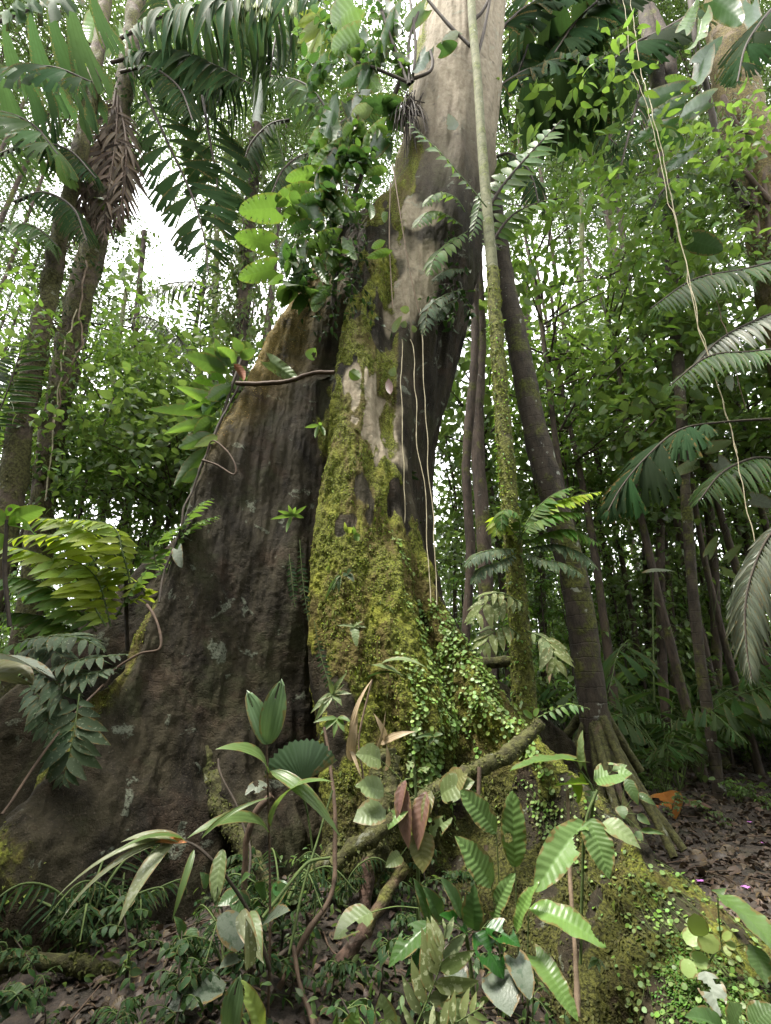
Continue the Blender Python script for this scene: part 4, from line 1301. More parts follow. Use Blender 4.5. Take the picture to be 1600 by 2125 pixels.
pleaf(o, 'paddle', 'bright', (1488, 1855, 3.1), (1640, 2010, 2.8), 30, n=(.3, -.6, .8), pet=(1500, 1990, 3.3))
pleaf(o, 'gloss', 'mid', (1560, 1960, 3.0), (1590, 2045, 2.9), 22, n=(.3, -.7, .6), pet=(1500, 1990, 3.3))
pleaf(o, 'drip', 'mid', (1490, 1845, 3.15), (1500, 1860, 3.1), 14, pet=(1500, 1990, 3.3))
o = thing('bleached_leaf', 'bleached chewed leaf skeleton hanging on the lower right buttress', 'dead leaf', at(1480, 2040, 3.0))
pleaf(o, 'chewed_hard', 'silver', (1462, 2015, 3.0), (1495, 2110, 2.9), 26, n=(.2, -.9, .3))
o = thing('corner_herb', 'leafy herb with bright broad leaves in the bottom corner by the trail', 'herb', root_at(at(1540, 2160, 2.7)))
for b, t, hw in (((1510, 2150), (1420, 2110), 24), ((1520, 2140), (1540, 2085), 26), ((1560, 2130), (1610, 2090), 26), ((1530, 2160), (1580, 2140), 24), ((1580, 2160), (1640, 2120), 24)):
    pleaf(o, 'ribbedwide', 'mid', (*b, 2.65), (*t, 2.6), hw, n=(0, -.5, .9), pet=(1540, 2170, 2.7))
mb = MB()
Pc, Nc, _, _ = on_trunk(np.clip(1 - np.linalg.norm(G - at(1430, 2010, 3.1), axis=-1) / .35, 0, 1) * facing, 2600)
scatter(mb, PR['tiny'], Pc, Nc * .8 - UPV * .5 + rng.normal(0, .4, Pc.shape), Nc + UPV, rng.uniform(.012, .028, len(Pc)))
o = mb.build('feather_moss', LM['bright'])
tag(o, 'vivid green feather moss patch under the yellow green round leaves', 'moss')
o['kind'] = 'stuff'

# small epiphytes on the moss lobe
def epi(lab, px, py, Y, spec, mat, pr='drip', hw=None):
    o = thing('moss_seedling', lab, 'seedling', at(px, py, Y))
    for (dx, dy, h_) in spec:
        pleaf(o, pr, mat, (px, py, Y), (px + dx, py + dy, Y - .06), h_, pet=None)
    return o


epi('spiky rosette with thin bright leaves perched between moss and dark wall', 606, 1070, 4.9, [(-45, 8, 4), (-30, -10, 4), (-8, -22, 4), (8, -18, 4), (30, -20, 4), (-12, 35, 4), (25, 5, 4)], 'bright', 'strap')
epi('tuft of slim glossy leaves hanging in the middle of the moss lobe', 705, 1195, 4.8, [(-32, 55, 4), (-14, 30, 5), (-2, 38, 5), (-12, 12, 5)], 'mid', 'drip')
epi('single pale leaf standing out of the moss beside the dark slot', 735, 1300, 4.7, [(5, 42, 15), (25, 2, 5), (-35, -2, 6), (18, -10, 5)], 'dusty', 'heart')
epi('small three leaved seedling on the moss above the pale single leaf', 735, 1110, 4.9, [(10, 12, 8), (-2, -18, 5), (14, 4, 6)], 'bright', 'drip')
epi('two leaved seedling with round dark leaves on the mossy lobe', 720, 1190, 4.8, [(10, -8, 8), (16, 18, 7), (-8, 6, 6)], 'dark', 'broad')
epi('small bright seedling at the top corner of the dark wall', 662, 882, 5.15, [(-30, 5, 4), (12, 22, 5), (5, -5, 4), (-8, 28, 4)], 'bright', 'drip')
epi('curling tendril leaf on the moss above the round dark leaves', 720, 1105, 4.9, [(-5, -22, 4), (12, -10, 7)], 'lime', 'drip')
epi('bush of slender pale leaves at the lower edge of the moss', 690, 1440, 4.3, [(-30, 15, 5), (-45, 40, 7), (-38, 60, 7), (25, -20, 6), (40, 0, 6), (20, 25, 7), (-10, -40, 5), (30, -45, 6)], 'dusty', 'drip')
epi('bush of slender leaves beside the bare branch tip, lower one', 700, 1490, 4.2, [(-50, 10, 6), (-35, 35, 7), (15, 30, 7), (30, 10, 6), (-8, 42, 6)], 'bright', 'drip')
epi('low seedling with green leaves under the crossing mossy root', 900, 1528, 4.5, [(-40, 5, 5), (10, 18, 6), (20, -4, 6), (-10, 20, 5)], 'mid', 'drip')
epi('feathery seedling leaf on the dark trunk recess', 845, 985, 6.0, [(-25, 0, 4), (20, -5, 4), (25, 12, 4)], 'dark', 'drip')
epi('drooping sprig of dark leaves in the trunk recess below the feathery leaf', 858, 1090, 5.9, [(-20, 5, 5), (5, 35, 5), (-15, 25, 5), (18, -6, 5)], 'dark', 'drip')
epi('tuft of leaves on the flank under the paddle leaf', 1240, 1990, 3.4, [(-20, 22, 6), (5, 30, 6), (18, 22, 4), (-15, 5, 5)], 'mid', 'drip')
epi('star shaped seedling low on the right flank', 1325, 2015, 3.35, [(-12, -12, 5), (8, 14, 6), (-8, 14, 6), (8, -8, 4)], 'bright', 'drip')
epi('sprouting green seedling by the low mossy root', 265, 2000, 3.5, [(-12, 18, 7), (5, 10, 7), (25, -30, 5), (3, -20, 6), (-4, -28, 5)], 'bright', 'drip')
epi('herb with upright thin leaves between the low root and the grey leaves', 400, 2010, 3.4, [(-42, 55, 8), (-15, -5, 9), (8, -38, 6), (35, -18, 8), (2, 12, 10), (22, -52, 6)], 'mid', 'drip')
o = thing('broad_herb', 'green ribbed leaf sticking in at the lower corner beside the root', 'herb', root_at(at(-40, 2110, 3.0)))
pleaf(o, 'ribbed', 'mid', (-30, 2100, 2.9), (52, 2050, 2.85), 22, n=(0, -.5, .8), pet=(-60, 2160, 2.95))
pleaf(o, 'ribbed', 'mid', (-30, 2150, 2.9), (20, 2110, 2.85), 18, n=(0, -.5, .8), pet=(-60, 2160, 2.95))
o = thing('dim_herb', 'sparse dark herb in the black hollow under the narrow leaved palm', 'herb', root_at(at(370, 1960, 3.8)))
for b, t, hw in (((380, 1940), (360, 1900), 10), ((395, 1925), (400, 1975), 14), ((370, 1950), (372, 1990), 10), ((385, 1970), (420, 1945), 9), ((430, 1840), (415, 1810), 12), ((345, 1960), (330, 1985), 7)):
    pleaf(o, 'drip', 'gloss', (*b, 3.8), (*t, 3.75), hw, pet=(390, 1990, 3.85))

# ------------------------------------------------------------------ plants along the left buttress ridge
o = thing('spreading_fern', 'dusty dark fern frond hanging in front of the mossy left buttress', 'fern', at(150, 1440, 4.2))
pfrond(o, [(165, 1440, 4.2), (158, 1490, 4.15), (150, 1540, 4.1), (130, 1625, 4.05)], 'pinnawide', 'ferndark', 82, 9, (82, 35), .05, 2, start=.1, up=(0, -1, .4))
o = thing('spreading_fern', 'grey green fern fronds spilling over the left buttress above the hanging frond', 'fern', at(110, 1400, 4.6))
for pts in ([(70, 1400, 4.7), (140, 1375, 4.6), (200, 1365, 4.5), (262, 1358, 4.5)], [(60, 1390, 4.7), (110, 1410, 4.6), (130, 1450, 4.5), (70, 1480, 4.4)], [(40, 1330, 4.8), (110, 1320, 4.7), (170, 1325, 4.6), (215, 1350, 4.6)],
            [(130, 1390, 4.6), (180, 1400, 4.5), (240, 1385, 4.45)], [(30, 1360, 4.9), (90, 1340, 4.8), (140, 1370, 4.7)], [(60, 1420, 4.6), (95, 1470, 4.5), (100, 1530, 4.45)]):
    pfrond(o, pts, 'pinnawide', 'ferndark', 55, 12, (75, 40), .15, 1.6, start=.08, up=(0, -.5, 1))
o = thing('pleated_leaf', 'broad shiny grey pleated leaf poking in over the left buttress', 'leaf', at(-20, 1440, 4.0))
pleaf(o, 'bract', 'silver', (-40, 1365, 4.0), (118, 1410, 3.9), 26, n=(0, -.1, 1))
pleaf(o, 'bract', 'olive', (-40, 1385, 4.1), (70, 1420, 4.0), 34, n=(0, -.6, .6))
o = thing('lime_fern', 'large sunlit yellow green fern arching in front of the mossy palm trunks', 'fern', root_at(at(230, 1330, 6.2)))
for pts, Lp, mt in (([(265, 1190, 6.0), (210, 1120, 5.9), (130, 1080, 5.8), (40, 1075, 5.6)], 68, 'fernlime'), ([(270, 1210, 6.0), (255, 1150, 5.9), (230, 1090, 5.9), (120, 1075, 5.7)], 50, 'fernlime'),
                    ([(220, 1300, 6.0), (150, 1190, 5.9), (70, 1145, 5.8), (-20, 1130, 5.6)], 72, 'fernlime'), ([(200, 1310, 6.0), (120, 1230, 5.9), (40, 1200, 5.7), (-40, 1210, 5.5)], 66, 'fern'),
                    ([(230, 1300, 6.1), (200, 1200, 6.0), (140, 1160, 5.9), (60, 1170, 5.8)], 60, 'fernlime'), ([(240, 1280, 6.1), (290, 1200, 6.0), (330, 1160, 5.9), (390, 1110, 5.8)], 40, 'fern'),
                    ([(180, 1320, 6.0), (90, 1280, 5.9), (0, 1270, 5.7)], 60, 'fern'), ([(240, 1260, 6.2), (170, 1130, 6.1), (60, 1110, 6.0), (-20, 1140, 5.9)], 64, 'fernlime'), ([(210, 1330, 6.0), (140, 1310, 5.9), (60, 1330, 5.7), (-20, 1350, 5.5)], 50, 'fern'),
                    ([(260, 1250, 6.3), (300, 1230, 6.2), (230, 1180, 6.2), (150, 1220, 6.0)], 46, 'fernlime')):
    pfrond(o, pts, 'pinnawide', mt, Lp, 17, (78, 50), .3, 2, start=.06, up=(.1, -.35, 1))
stem(o, [(265, 1350, 6.3), (262, 1260, 6.2), (262, 1200, 6.1)], 4, STEMD)
o = thing('ridge_fern', 'small bright fern with arching fronds growing on the left buttress ridge', 'fern', at(350, 1190, 5.3))
for pts in ([(345, 1190, 5.3), (375, 1120, 5.2), (410, 1085, 5.1), (455, 1070, 5.0)], [(350, 1160, 5.3), (380, 1090, 5.2), (410, 1050, 5.1), (440, 1035, 5.0)], [(340, 1200, 5.3), (320, 1150, 5.3), (340, 1110, 5.2), (380, 1090, 5.1)]):
    pfrond(o, pts, 'pinnawide', 'fern', 36, 14, (75, 50), .2, 1.4, start=.1, up=(0, -.5, 1))
o = thing('broad_leaf_sapling', 'sapling with big bright oval leaves above the yellow green fern', 'sapling', root_at(at(20, 1250, 5.0)))
stem(o, [(20, 1300, 5.0), (10, 1180, 5.0), (15, 1080, 5.0)], 4, STEMD)
for b, t, hw in (((15, 1085), (95, 1055), 18), ((15, 1090), (72, 1110), 22), ((10, 1085), (-40, 1060), 20), ((12, 1070), (40, 1050), 12), ((10, 1110), (-30, 1140), 20)):
    pleaf(o, 'gloss', 'bright', (*b, 5.0), (*t, 4.9), hw, n=(0, -.5, .8))
o = thing('pale_heart_leaf', 'single pale grey heart shaped leaf lying on the left buttress ridge', 'leaf', at(365, 1155, 5.1))
pleaf(o, 'heart', 'silver', (368, 1140, 5.05), (378, 1178, 5.0), 20, n=(-.3, -.9, .4), turn=.2)
o = thing('pale_heart_leaf', 'pale yellowish leaf on a looping stalk at the left edge of the trunk', 'leaf', at(440, 915, 5.5))
pleaf(o, 'drip', 'dusty', (452, 905, 5.45), (402, 928, 5.4), 10)
vine('climbing_liana', 'thin brown liana looping on the edge of the left buttress under the pale leaf', 'liana', [(420, 955, 5.4), (450, 965, 5.35), (485, 985, 5.3), (488, 965, 5.3), (470, 935, 5.35), (440, 915, 5.45), (425, 950, 5.45)], [2.6, 1.5], STEMB)
vine('climbing_liana', 'dark liana running down the ridge line of the left buttress', 'liana', [(500, 790, 5.75), (470, 850, 5.65), (425, 950, 5.45), (395, 1020, 5.35), (370, 1110, 5.15), (345, 1190, 5.05), (330, 1250, 4.9)], [3.5, 2.5], STEMD, wob=.02)
vine('climbing_liana', 'pale bare liana bending across the left buttress to the ferns', 'liana', [(305, 1255, 4.8), (330, 1300, 4.65), (335, 1345, 4.55), (290, 1358, 4.5), (240, 1390, 4.45), (215, 1425, 4.4)], [3.6, 2.4], STEMB, wob=.02)
vine('climbing_liana', 'slim liana trailing down the dusty fern to the left edge', 'liana', [(215, 1420, 4.4), (150, 1490, 4.2), (80, 1580, 4.0), (0, 1690, 3.75)], [3, 3], STEMB, wob=.02)
vine('side_branch', 'bare brown branch crossing the upper left buttress under the philodendron', 'branch', [(490, 795, 5.6), (540, 797, 5.5), (600, 790, 5.4), (650, 775, 5.35), (695, 772, 5.3)], [5, 5, 4], STEMB, wob=.01)
o = thing('perforated_leaf', 'pale slitted leaf hanging over the bare branch on the left buttress', 'leaf', at(560, 745, 5.5))
pleaf(o, 'mons', 'dusty', (560, 750, 5.5), (618, 790, 5.4), 25, n=(0, -.7, .7))
for k, (b, t, hw, lab) in enumerate((((640, 745), (655, 722), 12, 'bright leaf standing at the end of the bare branch near the moss'), ((725, 770), (748, 785), 12, 'pale green leaf at the moss end of the bare branch'))):
    o = thing('branch_leaf', lab, 'leaf', at(*b, 5.35))
    pleaf(o, 'chewed', 'bright', (*b, 5.35), (*t, 5.3), hw)
o = thing('dead_leaf', 'orange brown dead leaf stuck by the bare branch on the left edge', 'dead leaf', at(490, 755, 5.6))
pleaf(o, 'drip', 'rust', (485, 755, 5.6), (506, 790, 5.55), 9)
o = thing('ridge_philodendron', 'bright green climber with long leaves spreading from the left edge of the trunk', 'climber', at(480, 800, 5.8))
for b, t, hw in (((470, 770), (380, 735), 20), ((480, 760), (420, 720), 16), ((490, 750), (450, 720), 14), ((470, 790), (400, 790), 16), ((480, 800), (430, 830), 16), ((460, 830), (380, 850), 16), ((470, 820), (420, 860), 18), ((500, 745), (530, 725), 12), ((470, 760), (445, 700), 12),
                 ((455, 850), (300, 850), 14), ((460, 840), (360, 800), 14), ((440, 900), (370, 930), 16), ((430, 930), (360, 1010), 14), ((425, 980), (375, 1000), 14), ((450, 870), (400, 900), 16), ((500, 730), (485, 700), 12), ((415, 985), (395, 1035), 10), ((440, 880), (340, 900), 13)):
    pleaf(o, 'drip' if hw < 15 else 'gloss', 'bright' if rng.random() < .6 else 'mid', (*b, 5.75), (*t, 5.65 - .2 * rng.random()), hw, pet=(478 - (b[1] - 790) * .35, b[1] + 10, 5.8))
stem(o, [(420, 985, 5.55), (450, 900, 5.7), (475, 820, 5.8), (505, 735, 5.95)], 3, STEMD)
DULLM = leaf_mat('trunk_moss', (.075, .068, .028), (.14, .13, .04), rough=.85, trans=.2, var=.6, spec=.1, bump=0, dry=0)
# ------------------------------------------------------------------ climbers on the upper bole of the giant
o = thing('slit_leaf_climber', 'big slit leaved climber with backlit round leaves on the left side of the bole', 'climber', at(680, 560, 5.6))
for b, t, hw, mt in (((572, 432), (495, 438), 44, 'mons'), ((640, 402), (570, 415), 36, 'mons'), ((668, 420), (738, 430), 40, 'mons'), ((560, 508), (486, 490), 38, 'mons'), ((568, 558), (494, 578), 36, 'mons'), ((700, 498), (636, 512), 36, 'mons'),
                     ((600, 505), (585, 560), 22, 'monsdark'), ((640, 560), (595, 600), 24, 'monsdark'), ((700, 530), (680, 560), 22, 'mons'), ((640, 470), (600, 480), 24, 'monsdark'), ((745, 250), (700, 300), 24, 'monsdark')):
    pleaf(o, 'mons', mt, (*b, 5.5), (*t, 5.4), hw, n=(rng.uniform(-.3, .3), -.85, .45), pet=(690 + rng.uniform(-15, 15), b[1] + 60, 5.6), petr=.005)
stem(o, [(690, 640, 5.9), (700, 540, 5.75), (730, 420, 5.7), (775, 300, 5.7), (830, 170, 5.7)], 5, STEMD)
mb = MB()
for k in range(62):
    y0 = rng.uniform(30, 640)
    x0 = rng.uniform(620, np.interp(y0, [0, 200, 450, 640], [865, 845, 775, 700]))
    x0 = min(x0, 850 - (y0 - 150) * .28 + 30)
    a = at(x0, y0, 5.6)
    b = a + np.array([rng.uniform(-.5, .25), rng.uniform(-.4, 0), rng.uniform(-.5, .4)])
    sprig(mb, [a, (a + b) / 2 + UPV * .08, b], ['drip', 'broad', 'drip'][k % 3], 7, rng.uniform(.14, .42), k % 2 * 2, 1, .005)
mb.build('foliage', [LM['mid'], STEMD, LM['monsdark']], o)
mb = MB()
for k in range(45):
    x0, y0 = rng.uniform(650, 760), rng.uniform(420, 640)
    a = at(x0, y0, 5.5)
    sprig(mb, [a, a + rng.normal(0, .15, 3) - UPV * .25, a + rng.normal(0, .2, 3) - UPV * .5], 'simple', 8, .13, 0, 1, .004)
mb.build('hanging_foliage', [LM['dark'], STEMD], o)

o = bpy.data.objects['slit_leaf_climber']
for k in range(30):
    y0 = rng.uniform(40, 600)
    x0 = np.interp(y0, [0, 200, 450, 640], [860, 835, 765, 690]) - rng.uniform(0, 150) * (1 if y0 < 520 else .5)
    a_ = R(rng.uniform(150, 330))
    l_ = rng.uniform(45, 85)
    pleaf(o, ['heart', 'mons', 'heartlong'][k % 3], ['mons', 'monsdark', 'mons', 'mid'][k % 4], (x0, y0, 5.45), (x0 + l_ * math.cos(a_), y0 - l_ * math.sin(a_) * .9, 5.35), l_ * rng.uniform(.34, .46), n=(rng.uniform(-.5, .5), -.85, .4), pet=(x0 + 30, y0 + 45, 5.6), petr=.004)
o = thing('stalked_philodendron', 'dark climber with very long leaf stalks spreading from a root clump high on the bole', 'climber', at(845, 190, 5.5))
Y = 5.4
for pts in ([(848, 175, Y), (815, 90, Y), (782, -10, Y)], [(850, 175, Y), (850, 80, Y), (882, -10, Y)], [(845, 170, Y), (775, 140, Y), (740, 130, Y)], [(852, 165, Y), (890, 150, Y), (898, 130, Y), (893, 105, Y)],
            [(975, 95, Y), (930, 50, Y), (888, 0, Y)], [(988, 130, Y), (1005, 60, Y), (1018, -10, Y)], [(855, 170, Y), (862, 90, Y), (850, -10, Y)], [(984, 40, Y), (1000, 25, Y), (1020, -10, Y)]):
    stem(o, pts, [3.5, 3], STEMD)
for b, t, hw, pr, mt in (((745, 75), (688, 105), 40, 'heart', 'mons'), ((735, 10), (690, 55), 44, 'heart', 'mons'), ((800, 20), (828, 75), 24, 'heart', 'silver'), ((885, 108), (855, 150), 22, 'heart', 'monsdark'), ((915, 105), (950, 90), 20, 'heart', 'monsdark'),
                         ((770, 185), (735, 240), 16, 'broad', 'silver'), ((700, 190), (672, 285), 18, 'paddle', 'monsdark'), ((775, 225), (728, 240), 14, 'broad', 'dusty'), ((960, 70), (915, 90), 9, 'broad', 'silver'), ((830, 30), (800, 120), 26, 'heart', 'monsdark'),
                         ((790, 110), (745, 190), 26, 'heart', 'monsdark'), ((720, 215), (735, 270), 22, 'heart', 'dark'), ((880, 20), (840, 60), 24, 'heart', 'mid'), ((760, 150), (700, 180), 24, 'heart', 'monsdark'), ((820, 120), (850, 130), 16, 'heart', 'mid'),
                         ((680, 130), (640, 190), 26, 'heart', 'monsdark'), ((740, 260), (712, 290), 14, 'broad', 'mid'), ((945, 270), (930, 235), 12, 'broad', 'silver')):
    pleaf(o, pr, mt, (*b, Y), (*t, Y - .12), hw, n=(rng.uniform(-.4, .4), -.85, .4))
mb = MB()
C0 = at(848, 215, 5.5)
for k in range(70):
    d = nrm(rng.normal(0, 1, 3) - UPV * .8)
    tube(mb, [C0 + rng.normal(0, .12, 3), C0 + d * .25 - UPV * .2, C0 + d * .35 - UPV * rng.uniform(.3, 1.0)], [.012, .005], 4, 8, 0, .3)
mb.build('aerial_roots', STEMD, o)
o = thing('bole_leaflets', 'scattered young leaves of a twining vine up the left face of the bole', 'vine', at(760, 420, 5.6))
for b, t, hw in (((805, 275), (780, 262), 9), ((805, 352), (758, 362), 10), ((760, 425), (738, 420), 10), ((768, 420), (770, 455), 8), ((720, 290), (710, 305), 8), ((805, 440), (795, 460), 9), ((815, 520), (760, 535), 9), ((800, 500), (770, 515), 8), ((690, 590), (645, 632), 12), ((775, 265), (785, 285), 8)):
    pleaf(o, 'broad', 'mons', (*b, 5.4), (*t, 5.35), hw)
stem(o, [(815, 340, 5.45), (830, 440, 5.45), (850, 560, 5.5), (880, 690, 5.6)], [1.5, 1.2], TWIG)
stem(o, [(810, 380, 5.45), (808, 500, 5.45), (815, 640, 5.5)], [1.5, 1.2], TWIG)
for b, t, hw in (((815, 690), (835, 655), 8), ((850, 645), (830, 640), 8), ((810, 780), (820, 762), 9), ((835, 680), (842, 665), 7), ((862, 690), (855, 675), 6)):
    pleaf(o, 'broad', 'dusty', (*b, 5.5), (*t, 5.45), hw)
pleaf(o, 'broad', 'pinkbrown', (806, 785, 5.5), (810, 818, 5.45), 8)
o = thing('paired_leaf_vine', 'arching vine with neat paired curved leaflets crossing the upper bole', 'vine', at(1005, 425, 5.1))
pfrond(o, [(1010, 430, 5.2), (965, 375, 5.1), (915, 318, 5.0), (845, 250, 5.0)], 'pinnawide', 'bright', 34, 13, (78, 55), .45, 1.5, start=.12, up=(.2, -.8, .6))
o = thing('trunk_fern', 'glossy climbing fern with drooping fronds on the right face of the bole', 'fern', at(930, 520, 5.5))
for pts, Lp, mt in (([(960, 470, 5.5), (925, 445, 5.4), (890, 440, 5.3), (862, 470, 5.2)], 38, 'fern'), ([(970, 480, 5.5), (940, 500, 5.4), (905, 530, 5.3), (890, 570, 5.2)], 40, 'fern'), ([(965, 440, 5.5), (945, 410, 5.4), (910, 400, 5.3), (880, 425, 5.2)], 34, 'fern'),
                    ([(960, 600, 5.6), (920, 615, 5.5), (890, 640, 5.4), (880, 695, 5.35)], 34, 'ferndark'), ([(950, 620, 5.6), (915, 640, 5.5), (905, 665, 5.45)], 28, 'ferndark'), ([(985, 430, 5.5), (1000, 400, 5.4), (985, 470, 5.3), (975, 500, 5.3)], 26, 'bright'),
                    ([(970, 560, 5.6), (930, 560, 5.5), (900, 580, 5.45)], 32, 'ferndark')):
    pfrond(o, pts, 'pinnawide', mt, Lp, 13, (75, 45), .35, 1.5, start=.1, up=(0, -.7, .7))
mb = MB()
for k in range(16):
    a = at(rng.uniform(900, 985), rng.uniform(430, 690), 5.5)
    sprig(mb, [a, a + rng.normal(0, .12, 3) - UPV * .1, a + rng.normal(0, .2, 3) - UPV * .3], 'drip', 7, .15, 0, 1, .004)
mb.build('foliage', [LM['dark'], STEMD], o)

for k, (pts, lab) in enumerate((
        ([(834, 705, 5.55), (833, 800, 5.5), (836, 900, 5.45), (838, 1000, 5.4), (840, 1085, 5.4)], 'pale hanging aerial root nearest the moss lobe'),
        ([(850, 705, 5.5), (857, 730, 5.5), (863, 830, 5.45), (868, 940, 5.4), (880, 1000, 5.35), (886, 1100, 5.3), (894, 1250, 5.2)], 'pale hanging aerial root in the middle of three before the dark recess'),
        ([(872, 640, 5.5), (877, 720, 5.45), (880, 820, 5.4), (887, 900, 5.4), (888, 985, 5.35), (900, 1090, 5.3), (908, 1255, 5.2)], 'longest pale aerial root hanging from the fern to the button creeper'))):
    vine('aerial_root', lab, 'aerial root', pts, [1.2, 1.0], THREAD, 'aerial roots hanging before the recess', wob=.015)
for k, (pts, lab) in enumerate((
        ([(1275, -140, 6.6), (1300, 40, 6.5), (1310, 130, 6.5), (1350, 250, 6.4), (1385, 400, 6.3), (1415, 520, 6.3), (1440, 640, 6.2), (1500, 830, 6.2), (1545, 1020, 6.1), (1575, 1180, 6.0), (1605, 1260, 6.0)], 'long pale hanging cord running from the forked dark trunk down to the grey frond'),
        ([(1290, -140, 6.7), (1318, 60, 6.6), (1330, 150, 6.5), (1365, 280, 6.4), (1400, 440, 6.4), (1425, 560, 6.4), (1452, 680, 6.3), (1490, 800, 6.3), (1530, 940, 6.2)], 'thinner pale hanging cord close beside the longest one'),
        ([(1470, 560, 6.8), (1490, 640, 6.8), (1520, 740, 6.7), (1545, 850, 6.7)], 'short pale hanging cord ending among the fine palm fronds'))):
    vine('hanging_cord', lab, 'aerial root', pts, [1.2, 1.0], THREAD if k < 2 else TWIG, 'pale cords hanging among the palms', wob=.03)

# ------------------------------------------------------------------ trunks around the giant
o = thing('ringed_palm', 'slim palm with a pale green ringed upper stem and a mossy lower stem', 'palm', root_at(at(1085, 1500, 5.4)))
Y = 5.35
ptrunk(o, [(1090, 1500, Y), (1078, 1300, Y), (1058, 1050, Y), (1042, 850, Y), (1031, 700, Y), (1022, 560, Y)], [24, 22, 18, 16, 14, 13], BARKV, ns=14, rough=.16, freq=9)
stem(o, [(1022.5, 566, Y), (1012, 450, Y), (1000, 300, Y), (990, 150, Y), (980, 40, Y), (974, -100, Y)], [12, 11, 9.5, 9, 8.5, 8], BARKP, 'upper_stem', 14, .04, 60)
mb = MB()
for k in range(420):
    t = rng.random()
    y = 640 + 850 * t
    x = np.interp(y, [560, 700, 850, 1050, 1300, 1500], [1022, 1031, 1042, 1058, 1078, 1090])
    q = at(x, y, Y)
    a = rng.uniform(0, 2 * pi)
    r_ = np.interp(y, [600, 1500], [13, 24]) * mpp(q)
    d = np.array([math.cos(a), math.sin(a), 0])
    scatter(mb, PR['drip'] if t < .6 else PR['tiny'], q + d * r_, d * .8 + np.array([0, 0, rng.uniform(-1, .4)]), UPV + d * .5, rng.uniform(.03, .07))
o2 = mb.build('epiphyte_leaves', LM['bright'], o)
mb = MB()
moss_tube(mb, [(1090, 1500, Y), (1078, 1300, Y), (1058, 1050, Y), (1042, 850, Y), (1031, 700, Y), (1022, 560, Y)], [24, 22, 18, 16, 14, 13], 5000, (.015, .045))
o2 = mb.build('moss', MOSSM, o)
o2['kind'] = 'stuff'
o = thing('mossed_stem_fern', 'bright green fern with arching fronds perched on the slim mossy palm', 'fern', at(1075, 1110, 5.2))
for pts, Lp, mt in (([(1070, 1120, 5.2), (1120, 1060, 5.1), (1170, 1035, 5.0), (1245, 1020, 4.9)], 46, 'bright'), ([(1075, 1115, 5.2), (1110, 1060, 5.1), (1150, 1025, 5.0), (1190, 1010, 4.9)], 40, 'fern'), ([(1080, 1125, 5.2), (1050, 1085, 5.15), (1035, 1075, 5.1), (1030, 1110, 5.0)], 36, 'bright'),
                    ([(1080, 1120, 5.2), (1075, 1070, 5.1), (1045, 1060, 5.0), (1040, 1100, 4.95)], 34, 'fern'), ([(1085, 1130, 5.2), (1140, 1105, 5.1), (1190, 1100, 5.0), (1245, 1130, 4.9)], 42, 'fern'), ([(1090, 1140, 5.2), (1150, 1130, 5.1), (1200, 1145, 5.0), (1240, 1180, 4.9)], 40, 'ferndark'),
                    ([(1070, 1140, 5.2), (1030, 1140, 5.1), (990, 1150, 5.0), (965, 1175, 4.95)], 36, 'ferndark'), ([(1070, 1150, 5.2), (1040, 1165, 5.1), (1000, 1180, 5.0), (980, 1210, 4.95)], 34, 'ferndark'), ([(1085, 1140, 5.2), (1120, 1160, 5.1), (1170, 1170, 5.0), (1210, 1195, 4.9)], 38, 'ferndark'),
                    ([(1075, 1130, 5.2), (1100, 1090, 5.1), (1150, 1065, 5.0), (1215, 1065, 4.9)], 42, 'fern')):
    pfrond(o, pts, 'pinnawide', {'bright': 'fernlime'}.get(mt, mt), Lp, 18, (76, 48), .35, 1.8, start=.1, up=(0, -.5, 1))
o = thing('spotted_fern', 'pale spotted fern fronds hanging from the slim mossy palm below the bright fern', 'fern', at(1090, 1290, 5.1))
for pts, Lp in (([(1085, 1250, 5.1), (1050, 1240, 5.0), (1010, 1250, 4.9), (980, 1290, 4.8)], 62), ([(1080, 1320, 5.1), (1050, 1300, 5.0), (1020, 1315, 4.9), (1000, 1350, 4.85)], 58), ([(1095, 1310, 5.1), (1130, 1325, 5.0), (1150, 1355, 4.9), (1160, 1390, 4.85)], 60), ([(1085, 1270, 5.1), (1070, 1245, 5.0), (1035, 1230, 4.9), (990, 1240, 4.8)], 40)):
    pfrond(o, pts, 'pinnawide', 'fernspot', Lp, 7, (74, 36), .35, 1.6, start=.1, up=(0, -.7, .8))
pleaf(o, 'drip', 'straw', (1145, 1360, 4.95), (1140, 1420, 4.9), 7)
o = thing('little_fern', 'little bright fern frond with paired leaflets at the foot of the slim palm', 'fern', at(1110, 1490, 4.8))
pfrond(o, [(1110, 1492, 4.8), (1145, 1475, 4.75), (1180, 1462, 4.7), (1222, 1470, 4.6)], 'pinnawide', 'bright', 26, 8, (70, 50), .35, 1.3, start=.12, up=(0, -.6, .8))
pleaf(o, 'round', 'bright', (1105, 1490, 4.75), (1085, 1475, 4.7), 7)
pleaf(o, 'round', 'bright', (1108, 1486, 4.75), (1118, 1470, 4.7), 7)
vine('fallen_limb', 'short dark mossy limb jutting out behind the ridge of the right buttress', 'branch', [(960, 1395, 5.9), (1000, 1378, 5.9), (1060, 1372, 5.9)], [14, 12, 12], MOSSROOT)

